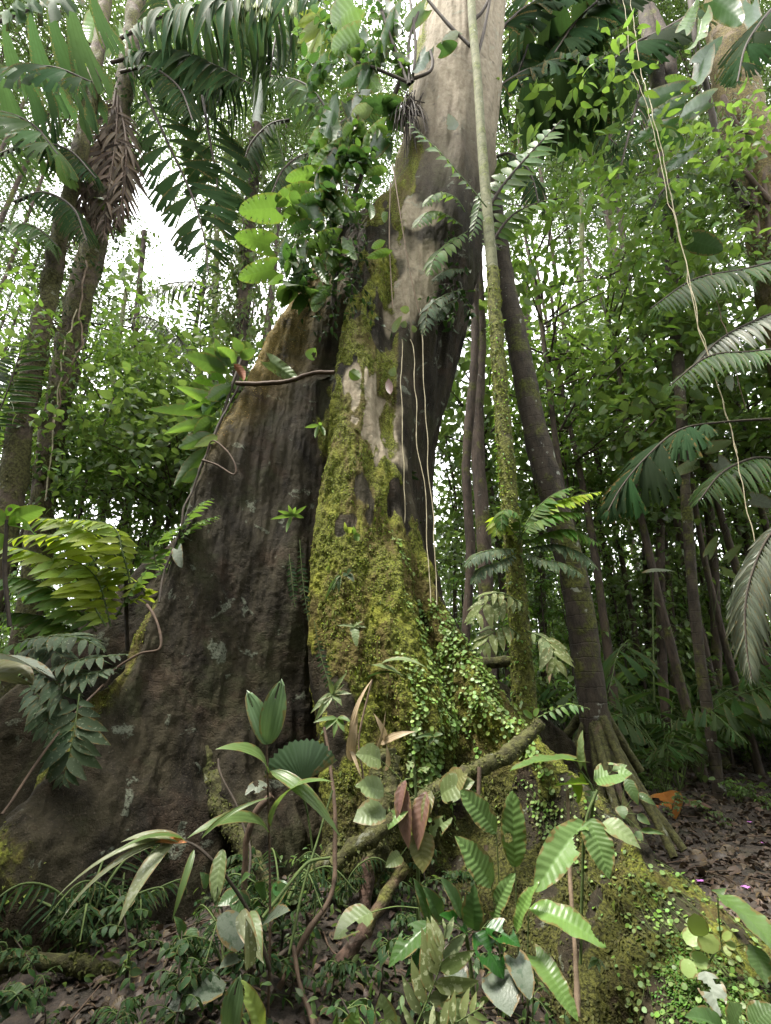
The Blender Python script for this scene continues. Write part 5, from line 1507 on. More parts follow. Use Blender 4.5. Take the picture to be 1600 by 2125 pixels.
o = thing('stilt_palm', 'brown stilt rooted palm with a leaning trunk and black moss above a cone of roots', 'palm', root_at(at(1240, 1560, 7.2)))
ptrunk(o, [(1240, 1530, 7.3), (1222, 1400, 7.3), (1195, 1220, 7.3), (1152, 1050, 7.3), (1112, 900, 7.3), (1076, 720, 7.3), (1052, 600, 7.3), (1030, 450, 7.3), (1010, 300, 7.3)], [30, 30, 29, 27, 24, 21, 18, 16, 14], BARKB, rough=.08)
for pts in ([(1245, 1480, 7.2), (1290, 1570, 6.9), (1350, 1670, 6.6), (1420, 1765, 6.35)], [(1250, 1490, 7.1), (1300, 1600, 6.7), (1360, 1700, 6.4), (1400, 1780, 6.2)], [(1240, 1500, 7.1), (1275, 1620, 6.7), (1330, 1740, 6.3), (1360, 1800, 6.1)],
            [(1230, 1500, 7.2), (1240, 1600, 6.9), (1260, 1720, 6.6)], [(1225, 1480, 7.3), (1190, 1560, 7.3), (1160, 1640, 7.3)], [(1250, 1470, 7.3), (1290, 1540, 7.3), (1330, 1600, 7.3)], [(1235, 1510, 7.1), (1262, 1620, 6.6), (1300, 1760, 6.1)], [(1230, 1450, 7.4), (1180, 1520, 7.8), (1130, 1580, 8.0)]):
    stem(o, pts, [10, 9, 9], MOSSROOT, 'root', 8, .2)
o = thing('slender_trunk', 'slender reddish brown trunk rising just right of the giant behind the slim palm', 'tree', root_at(at(965, 1360, 8.2)))
ptrunk(o, [(965, 1360, 8.2), (976, 1150, 8.2), (968, 960, 8.2), (984, 750, 8.2), (986, 620, 8.2), (984, 450, 8.2), (975, 250, 8.2)], [10, 10, 10, 9, 8, 7, 6], BARKD, ns=10, rough=.15)
o = thing('slender_trunk', 'slender almost black trunk between the reddish trunk and the slim mossy palm', 'tree', root_at(at(1012, 1330, 8.8)))
ptrunk(o, [(1012, 1330, 8.8), (1003, 1100, 8.8), (990, 900, 8.8), (996, 700, 8.8), (990, 560, 8.8), (980, 400, 8.8)], [16, 15, 14, 13, 12, 10], BARKD, ns=10, rough=.1)

# mossy palm trunks at the left
o = thing('mossy_palm_trunk', 'leaning mossy palm trunk at the far left edge, the outer one of the pair', 'palm', root_at(at(15, 1080, 8.0)))
ptrunk(o, [(12, 1080, 8), (44, 870, 8), (92, 660, 8), (122, 500, 8), (163, 330, 8), (192, 180, 8), (212, 50, 8), (232, -120, 8)], [22, 23, 18, 16, 14, 13, 12, 11], BARKM, rough=.22, freq=7)
mb = MB()
moss_tube(mb, [(12, 1080, 8), (44, 870, 8), (92, 660, 8), (122, 500, 8), (163, 330, 8), (192, 180, 8)], [22, 23, 18, 16, 14, 13], 4500, (.03, .08))
mo_ = mb.build('moss', DULLM, o)
mo_['kind'] = 'stuff'
o2 = thing('mossy_palm_trunk', 'mossy palm trunk with withered fronds hanging under its crown, the inner one of the pair', 'palm', root_at(at(75, 1200, 9.0)))
ptrunk(o2, [(74, 1180, 9), (92, 1000, 9), (142, 720, 9), (186, 540, 9), (232, 330, 9), (256, 200, 9), (276, 60, 9), (298, -120, 9)], [26, 23, 26, 23, 19, 18, 17, 16], BARKM, rough=.2, freq=7)
mb = MB()
moss_tube(mb, [(74, 1180, 9), (92, 1000, 9), (142, 720, 9), (186, 540, 9), (232, 330, 9), (256, 200, 9)], [26, 23, 26, 23, 19, 18], 5000, (.03, .08))
mo_ = mb.build('moss', DULLM, o2)
mo_['kind'] = 'stuff'
for pts, Lp in (([(240, 190, 8.7), (228, 270, 8.5), (205, 390, 8.4), (195, 480, 8.4)], 110), ([(245, 200, 8.6), (240, 290, 8.4), (225, 400, 8.3), (215, 500, 8.3)], 100), ([(235, 230, 8.6), (200, 330, 8.4), (160, 440, 8.3), (140, 520, 8.3)], 80), ([(250, 220, 8.5), (262, 300, 8.4), (255, 400, 8.3), (240, 470, 8.3)], 90)):
    pfrond(o2, pts, 'blade', 'deadpalm', Lp * .95, 52, (40, 26), .5, 3, name='dead_frond', mr=STEMB, start=.06, jit=.32, up=(.2, -1, .1))
mb = MB()
for k in range(70):
    y = rng.uniform(150, 1050)
    x = np.interp(y, [60, 200, 330, 540, 720, 1000], [276, 256, 232, 188, 140, 103]) + rng.uniform(-45, 45)
    a = at(x, y, 8.8)
    sprig(mb, [a, a + rng.normal(0, .2, 3), a + rng.normal(0, .35, 3) - UPV * .2], 'simple', 7, .16, 0, 1, .005)
mb.build('climber_foliage', [LM['dark'], STEMD], o2)
vine('thin_liana', 'thin pale liana hanging down the inner mossy palm trunk', 'liana', [(160, 640, 8.5), (128, 760, 8.4), (110, 900, 8.4), (95, 1040, 8.4)], [1.5, 1.5], THREAD, wob=.05)
vine('thin_liana', 'grey crooked liana clinging high to the inner mossy palm trunk', 'liana', [(180, 540, 8.6), (165, 640, 8.5), (170, 720, 8.5), (130, 800, 8.4), (105, 900, 8.4)], [2, 2], TWIG, wob=.08)

o = thing('vine_clad_palm', 'palm with a pale crownshaft above a trunk smothered in dark trailing vines', 'palm', root_at(at(485, 1100, 11)))
ptrunk(o, [(480, 1050, 11), (500, 740, 11), (511, 560, 11), (525, 380, 11), (534, 265, 11)], [14, 14, 14, 13, 12], BARKD, rough=.2)
stem(o, [(533, 270, 11), (536, 200, 11), (540, 150, 11)], [9, 10, 6], plain_mat('crownshaft', (.36, .38, .33), (.24, .27, .22), 5, .6), 'crownshaft', 12, .02, 16)
for pts, Lp, pr in (([(540, 165, 11), (590, 180, 10.7), (640, 192, 10.4), (690, 235, 10.1)], 100, 'palmlet'), ([(540, 160, 11), (500, 130, 10.6), (440, 120, 10.2), (390, 150, 10)], 100, 'wedgeslim'), ([(541, 150, 11), (555, 60, 10.6), (600, 0, 10), (650, -30, 9.5)], 110, 'palmlet'),
                    ([(541, 150, 11), (520, 60, 11.3), (480, 10, 11.5)], 110, 'wedgeslim'), ([(538, 240, 11), (565, 250, 10.7), (585, 320, 10.5), (600, 400, 10.4)], 70, 'palmlet'), ([(541, 150, 11), (600, 120, 11.6), (680, 130, 12)], 100, 'palmlet')):
    pfrond(o, pts, pr, 'palmdark' if pr != 'palmlet' else 'palm', Lp, 24, (75, 50), .8, 3, ) if True else None
mb = MB()
for k in range(330):
    y = rng.uniform(255, 800)
    x = np.interp(y, [250, 380, 560, 740], [534, 525, 511, 500]) + rng.normal(0, 36)
    a = at(x, y, 11 + rng.normal(0, .3))
    sprig(mb, [a, a + rng.normal(0, .15, 3) - UPV * .3, a + rng.normal(0, .25, 3) - UPV * .8], 'broad', 9, .19, 0, 1, .008, droop=.7)
mb.build('vine_foliage', [LM['undark'], TWIG], o)

# upper right: mossy ochre trunk with epiphytes, forked trunk, thin pale trunk
o = thing('ochre_trunk_tree', 'thick leaning ochre barked tree laden with epiphytes at the upper right corner', 'tree', root_at(at(1680, 1300, 8.5)))
ptrunk(o, [(1720, 1250, 8.5), (1670, 860, 8.5), (1625, 600, 8.5), (1580, 400, 8.5), (1545, 260, 8.5), (1520, 120, 8.5), (1500, -80, 8.5)], [48, 46, 45, 44, 42, 40, 36], BARKO, rough=.14, freq=3)
mb = MB()
for k in range(120):
    y = rng.uniform(80, 560)
    x = np.interp(y, [0, 120, 260, 400, 600], [1508, 1520, 1545, 1580, 1625]) - rng.uniform(0, 110) * (1 if y > 180 else .3) + 20
    a = at(x, y, 8.1)
    sprig(mb, [a, a + rng.normal(0, .15, 3) - UPV * .15, a + rng.normal(0, .25, 3) - UPV * .5], 'strap' if k % 3 == 0 else 'drip', 8, .22, 0, 1, .008, droop=.6)
mb.build('epiphyte_foliage', [LM['undark'], STEMD], o)
for pts in ([(1580, 330, 8.1), (1590, 420, 8.1), (1600, 520, 8.1)], [(1540, 280, 8.1), (1560, 380, 8.1), (1575, 500, 8.1)], [(1510, 310, 8), (1540, 350, 8), (1600, 420, 8)], [(1500, 200, 8.05), (1530, 260, 8.05), (1590, 300, 8.05)]):
    stem(o, pts, 5, STEMB, 'root')
o = thing('upper_slit_climber', 'climber with large dark slitted leaves on the ochre barked tree', 'climber', at(1420, 260, 7.5))
for b, t, hw, mt in (((1420, 60), (1450, -5), 24, 'mons'), ((1455, 40), (1420, 105), 26, 'mons'), ((1450, 130), (1500, 75), 30, 'monsdark'), ((1460, 110), (1440, 180), 30, 'monsdark'), ((1410, 190), (1325, 210), 30, 'monsdark'), ((1420, 215), (1345, 255), 26, 'monsdark'), ((1360, 285), (1420, 300), 34, 'monsdark'),
                         ((1480, 0), (1540, 50), 34, 'monsdark'), ((1560, 10), (1590, 70), 30, 'monsdark'), ((1520, 130), (1575, 120), 24, 'monsdark'), ((1400, 260), (1310, 300), 22, 'monsdark'), ((1440, 300), (1380, 350), 24, 'monsdark'), ((1470, 210), (1410, 250), 30, 'monsdark'), ((1440, 500), (1500, 520), 34, 'dark'), ((1430, 180), (1380, 160), 18, 'mons')):
    pleaf(o, 'mons' if hw < 30 else 'heart', mt, (*b, 7.4), (*t, 7.2), hw, n=(rng.uniform(-.4, .4), -.8, .5), pet=(b[0] + 40, b[1] + 60, 7.7))
stem(o, [(1550, 430, 8.0), (1500, 330, 7.9), (1470, 200, 7.7), (1440, 60, 7.6), (1430, -60, 7.6)], 6, STEMD)
o = thing('forked_trunk_tree', 'dark twisted double trunk entering from the top beside the long hanging cords', 'tree', root_at(at(1440, 1250, 9.2)))
ptrunk(o, [(1440, 1250, 9.2), (1410, 800, 9.2), (1394, 570, 9.2), (1384, 390, 9.2), (1368, 200, 9.2), (1352, 100, 9.2), (1335, 0, 9.2), (1320, -100, 9.2)], [10, 10, 11, 12, 15, 14, 13, 12], BARKB, ns=12, rough=.15)
stem(o, [(1375, 240, 9.1), (1392, 150, 9.1), (1370, 70, 9.15), (1345, 20, 9.2)], [10, 13, 13], BARKD, 'fork', 12, .12, 40)

for pts, r, m_, lab in (
        ([(1400, 1500, 12.5), (1395, 1300, 12.5), (1378, 1120, 12.5), (1372, 960, 12.5), (1368, 800, 12.5)], [7, 7, 6, 5], BARKD, 'thin crooked brown sapling trunk standing in front of the right hand thicket'),
        ([(1490, 1480, 12), (1482, 1200, 12), (1462, 950, 12), (1450, 760, 12), (1430, 500, 12)], [10, 10, 10, 9, 7], BARKD, 'dark leaf hung trunk between the pale round leaves and the right edge'),
        ([(1350, 1420, 14), (1335, 1000, 14), (1318, 740, 14), (1305, 620, 14), (1285, 420, 14), (1265, 240, 14)], [8, 8, 8, 7, 6, 5], BARKB, 'brown trunk wrapped in vines in the middle of the right thicket'),
        ([(1240, 1350, 16), (1245, 900, 16), (1268, 560, 16), (1262, 300, 16), (1255, 200, 16)], [6, 6, 6, 5], BARKP, 'thin pale trunk rising to the fine canopy right of the giant'),
        ([(1200, 1300, 15), (1205, 800, 15), (1207, 400, 15), (1203, 300, 15)], [6, 6, 5, 4], BARKP, 'thin grey trunk with a few branches just left of the pale one'),
        ([(1375, 1400, 11), (1370, 1150, 11), (1372, 1080, 11)], [9, 9, 8], BARKD, 'short dark stump like trunk behind the crooked sapling'),
        ([(262, 1120, 13), (270, 900, 13), (280, 700, 13), (300, 480, 13)], [7, 7, 6, 5], BARKD, 'slim dark trunk right of the mossy pair above the bright saplings'),
        ([(205, 1100, 16), (225, 900, 16), (240, 760, 16), (262, 600, 16)], [6, 6, 5, 4], BARKP, 'slim pale trunk glimpsed between the inner mossy palm and the dark slim one'),
        ([(430, 1060, 14), (440, 860, 14), (446, 650, 14), (452, 420, 14)], [7, 7, 6, 5], BARKP, 'pale slim palm trunk left of the vine clad palm'),
        ([(1560, 1450, 13), (1555, 1200, 13), (1540, 1000, 13), (1530, 800, 13)], [7, 7, 6, 5], BARKD, 'dim trunk at the right edge behind the grey frond'),
        ([(1130, 1380, 13), (1120, 1100, 13), (1100, 800, 13), (1090, 560, 13)], [8, 8, 7, 6], BARKD, 'dim trunk in the shade between slim palm and stilt palm')):
    o = thing('slender_trunk', lab, 'tree', root_at(at(*pts[0])))
    ptrunk(o, pts, r, m_, ns=10, rough=.12)
    C_ = spline(P3(pts), 40)
    mb = MB()
    for k in range(46):
        a = C_[rng.integers(0, 40)] + rng.normal(0, .22, 3)
        sprig(mb, [a, a + rng.normal(0, .2, 3) + UPV * .05, a + rng.normal(0, .35, 3) - UPV * .25], ['drip', 'broad'][k % 2], 7, .2, 0, 1, .006)
    mb.build('climber_foliage', [LM['undark'], STEMD], o)

# ------------------------------------------------------------------ palm fronds high overhead
def free_frond(lab, pts, pr, mat, Lpx, n, ang, droop, name='palm_frond', rad=4., mr=None, **kw):
    """one palm frond whose palm stands outside the picture: rachis and leaflets are its parts"""
    q = P3(pts)
    o = thing(name, lab, 'palm frond', q[0])
    sc = mpp(q[len(q) // 2])
    mb = MB()
    frond(mb, q, PR[pr], n, ang=ang, droop=droop, rad=rad * sc, L=Lpx * sc, **kw)
    mb.build('foliage', [LM[mat], mr or STEMD], o)
    return o


free_frond('dark frond with very broad drooping wedge leaflets to the right of the upper bole', [(1030, 185, 7), (1090, 148, 6.9), (1160, 132, 6.8), (1240, 138, 6.7), (1320, 155, 6.6)], 'wedgebroad', 'palmdark', 155, 10, (80, 70), .95, start=.05, up=(0, -.4, 1))
free_frond('dark frond with wedge leaflets standing at the top edge right of the bole', [(1040, 60, 7.4), (1100, 10, 7.3), (1190, -25, 7.2), (1290, -10, 7.1)], 'wedgebroad', 'palmdark', 155, 10, (75, 65), .9, start=.05, up=(0, -.4, 1))
free_frond('blackish frond with hanging wedge leaflets at the top right next to the forked trunk', [(1330, -50, 7.6), (1270, -20, 7.4), (1200, 40, 7.2), (1150, 110, 7.1)], 'wedgebroad', 'palmdark', 125, 10, (75, 60), .7, start=.1, up=(0, -.5, .9))
free_frond('backlit bluish frond of long hanging blades at the top left', [(250, 80, 8), (330, 35, 7.8), (430, 15, 7.6), (560, 0, 7.4), (680, 0, 7.2)], 'blade', 'palmblue', 225, 46, (82, 70), 1.3, start=.05, jit=.12, up=(0, -.4, 1))
free_frond('second layer of bluish hanging blades under the top left frond', [(230, 130, 8.6), (330, 110, 8.4), (430, 130, 8.3), (520, 175, 8.2)], 'blade', 'palmblue', 180, 38, (82, 65), 1.1, start=.1, jit=.14, up=(0, -.4, 1))
free_frond('ragged fishtail frond silhouetted against the white sky gap', [(300, 190, 9), (350, 300, 8.9), (400, 410, 8.8), (425, 500, 8.7), (432, 570, 8.7)], 'wedge', 'palmdark', 105, 14, (72, 50), .1, start=.05, jit=.12, up=(0, -1, .2))
free_frond('smaller ragged frond overlapping the silhouetted fishtail frond', [(420, 200, 9.3), (435, 290, 9.2), (450, 380, 9.1), (445, 470, 9.1)], 'wedgeslim', 'palmdark', 90, 13, (72, 45), .2, start=.05, jit=.15, up=(0, -1, .2))
free_frond('dark frond with broad torn blades slanting across the top left corner', [(-40, 60, 6.5), (60, 20, 6.5), (140, -10, 6.5), (230, -60, 6.4)], 'wedge', 'palmblue', 190, 7, (80, 65), 1.2, start=.05, up=(0, -.4, 1))
free_frond('dark frond hanging in the top left corner below the torn blades', [(-60, 160, 6.8), (20, 145, 6.8), (110, 140, 6.7), (190, 170, 6.6)], 'wedge', 'palmblue', 150, 7, (80, 60), 1.1, start=.05, up=(0, -.4, 1))
free_frond('torn broad frond at the left edge over the fine foliage', [(-60, 230, 7), (10, 235, 7), (70, 260, 6.9), (120, 320, 6.8)], 'wedge', 'palm', 120, 7, (75, 50), .6, start=.05, up=(0, -.4, 1))
free_frond('dark drooping wedge frond hanging alone in front of the right thicket', [(1620, 868, 5.2), (1500, 876, 5.1), (1410, 892, 5.0), (1340, 950, 4.9), (1290, 1010, 4.85), (1262, 1060, 4.8)], 'wedgebroad', 'palmdark', 118, 7, (62, 18), .55, start=.34, rad=3.5, up=(0, -.6, 1), jit=.14)
free_frond('grey dusty frond of fine leaflets hanging at the right edge by the trail', [(1640, 1060, 4.6), (1585, 1130, 4.5), (1550, 1230, 4.4), (1548, 1330, 4.35), (1560, 1410, 4.3)], 'palmlet', 'palmgrey', 100, 46, (50, 25), .6, start=.05, rad=3, up=(-.5, -.8, .3), jit=.05)
free_frond('dark fine leafleted frond spread flat at the right edge', [(1620, 540, 7), (1540, 560, 6.9), (1440, 580, 6.8), (1350, 640, 6.7)], 'palmlet', 'palm', 105, 34, (70, 55), .55, start=.05, up=(0, -.5, 1), jit=.06)
free_frond('arching fine frond above the dark drooping wedge frond', [(1640, 720, 6.4), (1560, 730, 6.3), (1470, 740, 6.2), (1390, 800, 6.1)], 'palmlet', 'palm', 90, 32, (70, 55), .5, start=.05, up=(0, -.5, 1), jit=.06)
free_frond('grey green fine frond over the right edge under the flat frond', [(1640, 640, 6.8), (1580, 660, 6.8), (1500, 700, 6.7), (1440, 760, 6.7)], 'palmlet', 'palmgrey', 85, 28, (70, 50), .5, start=.05, up=(0, -.5, 1), jit=.06)
free_frond('dark feathery frond hanging down beside the pale forked trunk base', [(1330, 180, 9), (1310, 260, 8.9), (1290, 340, 8.8), (1275, 420, 8.8)], 'palmlet', 'palmdark', 70, 26, (60, 35), .4, start=.05, up=(0, -1, .3), jit=.1)
free_frond('upright glossy fern like frond leaning from the bole to the right', [(1005, 450, 5.6), (1040, 390, 5.5), (1090, 330, 5.4), (1165, 250, 5.3)], 'pinnawide', 'bright', 52, 17, (62, 40), .2, 'climbing_frond', start=.05, up=(.3, -.7, .6), jit=.1)
free_frond('second glossy frond below the upright one by the pale palm stem', [(1010, 520, 5.7), (1060, 450, 5.6), (1120, 420, 5.5), (1170, 410, 5.4)], 'pinnawide', 'fern', 46, 15, (65, 45), .3, 'climbing_frond', start=.05, up=(.3, -.7, .6), jit=.1)
free_frond('dim drooping frond beside the ringed palm stem above the stilt palm', [(1020, 330, 6.6), (1060, 320, 6.5), (1100, 360, 6.4), (1120, 430, 6.3)], 'palmlet', 'palmdark', 80, 22, (65, 40), .6, 'climbing_frond', start=.05, up=(.3, -.7, .6), jit=.1)
free_frond('silvery fine frond arching low in the left sky gap', [(470, 600, 12), (400, 585, 11.9), (330, 595, 11.8), (275, 640, 11.7)], 'palmlet', 'palmgrey', 55, 30, (70, 50), .7, start=.05, up=(0, -.5, 1), jit=.08, rad=2)
free_frond('silvery frond curving down before the slim dark trunk', [(255, 665, 11), (310, 660, 10.9), (370, 700, 10.8), (410, 780, 10.7)], 'palmlet', 'palmgrey', 55, 30, (70, 50), .6, start=.05, up=(0, -.5, 1), jit=.08, rad=2)
free_frond('dark fine frond standing upright in the left gap beside the ragged silhouette', [(420, 780, 12), (415, 690, 12), (425, 600, 12), (440, 530, 12)], 'palmlet', 'palmdark', 55, 26, (65, 40), .1, start=.1, up=(0, -1, .2), jit=.08, rad=2)
free_frond('fine frond fanning at the left edge behind the outer mossy trunk', [(-40, 920, 7.6), (0, 850, 7.6), (30, 770, 7.5), (50, 700, 7.5)], 'palmlet', 'palm', 75, 30, (75, 50), .3, start=.05, up=(0, -1, .4), jit=.08, rad=2)
free_frond('coarse green frond at the left edge under the torn frond', [(-50, 520, 7.4), (10, 470, 7.4), (70, 470, 7.3), (120, 510, 7.2)], 'palmlet', 'palm', 80, 26, (70, 50), .6, start=.05, up=(0, -.5, 1), jit=.1, rad=3)
free_frond('palm frond hanging left of the upper climber against bright canopy', [(560, 160, 9.5), (620, 170, 9.3), (660, 200, 9.1), (700, 270, 9)], 'palmlet', 'palm', 120, 28, (75, 55), 1.0, start=.05, up=(0, -.5, 1), jit=.08)
free_frond('dark frond crossing behind the slit leaved climber', [(600, 250, 9.8), (560, 260, 9.7), (520, 300, 9.6), (500, 360, 9.6)], 'palmlet', 'palmdark', 80, 24, (70, 50), .8, start=.05, up=(0, -.5, 1), jit=.1)

for lab, pts, pr, mt, Lp, n_, an, dr in (
        ('fine dark frond arching over the top edge beside the vine clad palm', [(330, -60, 9), (360, 30, 8.9), (400, 90, 8.8), (460, 130, 8.7)], 'palmlet', 'palmdark', 100, 34, (70, 50), .7),
        ('green frond hanging down from the top edge left of the palmate leaf', [(600, -60, 8.5), (590, 20, 8.4), (570, 90, 8.3), (560, 160, 8.2)], 'palmlet', 'palm', 100, 34, (60, 40), .3),
        ('long dark frond slanting behind the stalked philodendron', [(640, 330, 9), (690, 270, 8.9), (760, 220, 8.8), (820, 200, 8.7)], 'palmlet', 'palmdark', 100, 34, (70, 50), .7),
        ('dense dark frond behind the forked trunk at the top', [(1450, 20, 8.6), (1380, 60, 8.5), (1300, 100, 8.4), (1230, 170, 8.3)], 'wedgebroad', 'palmdark', 120, 10, (75, 55), .7),
        ('dark fine frond filling the gap under the broad wedge leaflets', [(1060, 260, 9), (1130, 240, 8.9), (1210, 250, 8.8), (1280, 300, 8.7)], 'palmlet', 'palmdark', 110, 36, (72, 50), .8),
        ('half hidden frond between the forked trunk and the ochre barked tree', [(1520, 330, 8.8), (1460, 340, 8.7), (1390, 380, 8.6), (1340, 450, 8.5)], 'palmlet', 'palm', 100, 32, (72, 50), .6),
        ('dark frond across the upper left trunks below the torn blades', [(-20, 330, 7.8), (60, 300, 7.7), (140, 310, 7.6), (200, 370, 7.5)], 'palmlet', 'palmdark', 100, 32, (72, 50), .7),
        ('feathery frond draped over the outer mossy palm trunk', [(30, 420, 7.4), (90, 400, 7.3), (150, 430, 7.2), (180, 500, 7.1)], 'palmlet', 'palmdark', 80, 30, (70, 45), .7),
        ('feathery frond draped from the inner mossy palm towards the gap', [(250, 150, 8), (310, 140, 7.9), (370, 180, 7.8), (400, 250, 7.7)], 'palmlet', 'palmdark', 85, 30, (70, 45), .7),
        ('dark frond hanging at the top between bole and broad wedge leaflets', [(1100, -60, 8.2), (1110, 30, 8.1), (1090, 110, 8.0), (1060, 190, 7.9)], 'wedgebroad', 'palmdark', 100, 9, (60, 35), .5),
        ('pinnate frond in the gap left of the upper climber', [(700, 330, 10), (640, 320, 9.9), (590, 350, 9.8), (560, 410, 9.7)], 'palmlet', 'palmdark', 80, 28, (72, 50), .6),
        ('shaded frond reaching in above the grey trailing frond on the right', [(1640, 960, 6.5), (1570, 950, 6.4), (1500, 980, 6.3), (1450, 1040, 6.2)], 'palmlet', 'palm', 90, 30, (72, 50), .6),
        ('dark broad bladed frond at the top right corner over the ochre trunk', [(1660, -40, 6.5), (1600, 20, 6.4), (1550, 90, 6.4), (1530, 170, 6.3)], 'wedgebroad', 'palmdark', 90, 8, (65, 40), .5)):
    free_frond(lab, pts, pr, mt, Lp, n_, an, dr, start=.05, up=(0, -.6, .9), jit=.1)
o = thing('palmate_leaf_tree', 'tree branch with a backlit yellow green hand shaped leaf at the top of the picture', 'branch', at(685, 40, 7.2))
for a, l_, hw in ((170, 60, 10), (195, 65, 11), (220, 80, 12), (243, 95, 12), (262, 92, 12), (282, 85, 10), (150, 50, 9), (305, 70, 9)):
    pleaf(o, 'drip', 'lime', (678, 38, 7.2), (678 + l_ * math.cos(R(a)), 38 - l_ * math.sin(R(a)), 7.1), hw, n=(0, -.9, .4))
stem(o, [(678, 38, 7.2), (672, 0, 7.2), (660, -60, 7.2)], 2, STEMG)
o = thing('lime_leaf_spray', 'hanging spray of yellow backlit leaflets at the very top edge', 'branch', at(530, -40, 7))
for x in (492, 505, 520, 530, 542, 552, 560, 610, 618):
    pleaf(o, 'wedgeslim', 'lime', (x, -45, 7), (x + rng.uniform(-8, 8), rng.uniform(10, 42), 6.95), 7, n=(0, -1, .2))
stem(o, [(470, -30, 7), (560, -45, 7), (630, -40, 7)], 2, STEMG)
o = thing('giant_arum', 'huge backlit heart shaped leaves high between the two mossy palm crowns', 'climber', at(215, 140, 8.2))
for b, t, hw in (((230, 65), (205, 115), 30), ((195, 40), (180, 85), 26), ((170, 130), (160, 160), 16), ((150, 135), (185, 150), 14), ((245, 60), (250, 110), 14)):
    pleaf(o, 'heart', 'mons', (*b, 8.2), (*t, 8.1), hw, n=(0, -.9, .3))
stem(o, [(200, 130, 8.3), (205, 60, 8.3), (215, 20, 8.3), (212, -40, 8.3)], [7, 6], TWIG)
# ------------------------------------------------------------------ understory: saplings, palms and far trees built once and copied
def sapling(name, h, nb, nl, pr, L, mat, spread, seed, stemm=STEMD, droop=.4, bushy=1.):
    """leafy sapling standing at the origin"""
    global rng
    keep, rng = rng, np.random.default_rng(seed)
    o = thing(name, 'x', 'sapling')
    tk, fo = MB(), MB()
    C = tube(tk, [[0, 0, -.1], [rng.normal(0, .1), rng.normal(0, .1), h * .5], [rng.normal(0, .25), rng.normal(0, .25), h]], [.012 * h ** .5 + .008, .006], 7, 24, 0, .1)
    for k in range(nb):
        t = rng.uniform(.12, 1) ** .8
        p0 = C[int(t * (len(C) - 1))]
        a = rng.uniform(0, 2 * pi)
        ln = spread * (1.15 - t * .65) * rng.uniform(.5, 1.1)
        d = np.array([math.cos(a), math.sin(a), rng.uniform(.1, .7)])
        p1 = p0 + d * ln * .55
        p2 = p0 + d * ln + np.array([0, 0, -.25 * ln])
        sprig(fo, [p0, p1, p2], pr, nl, L, 0, 1, .006, droop)
    tk.build('trunk', stemm, o)
    fo.build('foliage', [LM[mat], STEMG], o)
    rng = keep
    return o


def fan_clump(name, n, h, L, pr, mat, nl, seed, droop=.5, ang=(70, 45)):
    """stemless palm: fronds arching from the ground"""
    global rng
    keep, rng = rng, np.random.default_rng(seed)
    o = thing(name, 'x', 'palm')
    for k in range(n):
        a = 2 * pi * k / n + rng.uniform(-.3, .3)
        d = np.array([math.cos(a), math.sin(a), 0])
        e = rng.uniform(.6, 1.1)
        pts = [[0, 0, 0], d * .25 * h + UPV * h * .62 * e, d * .75 * h + UPV * h * .9 * e, d * 1.25 * h * e + UPV * h * .62 * e]
        mb = MB()
        frond(mb, pts, PR[pr], nl, ang=ang, droop=droop, rad=.012, L=L, start=.25, jit=.1)
        mb.build('frond', [LM[mat], STEMG], o)
    rng = keep
    return o


def canopy_tree(name, h, cr, nl, L, mat, seed, pr='tiny', flat=.6, r0=.12, zlo=.45):
    """far tree: tapered trunk, limbs, and a crown of leaf clumps"""
    global rng
    keep, rng = rng, np.random.default_rng(seed)
    o = thing(name, 'x', 'tree')
    tk, fo = MB(), MB()
    tube(tk, [[0, 0, -.3], [.1, 0, h * .4], [0, .15, h * .75], [.1, 0, h]], [r0, r0 * .35], 9, 30, 0, .1)
    for k in range(16):
        z0 = h * rng.uniform(zlo, .95)
        a = rng.uniform(0, 2 * pi)
        ln = cr * rng.uniform(.5, 1.)
        e = np.array([math.cos(a) * ln, math.sin(a) * ln, z0 + ln * rng.uniform(.1, .6)])
        tube(tk, [[0, 0, z0], [e[0] * .5, e[1] * .5, z0 + (e[2] - z0) * .7], e], [r0 * .3, r0 * .06], 5, 12, 0)
        m = nl // 16
        nc = 7
        cc = e + rng.normal(0, cr * .22, (nc, 3)) * np.array([1, 1, flat])
        O = cc[rng.integers(0, nc, m)] + rng.normal(0, cr * .11, (m, 3)) * np.array([1, 1, flat])
        leaf_cloud(fo, O, pr, L, 0, .4, .5)
    tk.build('trunk', BARKD, o)
    fo.build('crown', LM[mat], o)
    rng = keep
    return o


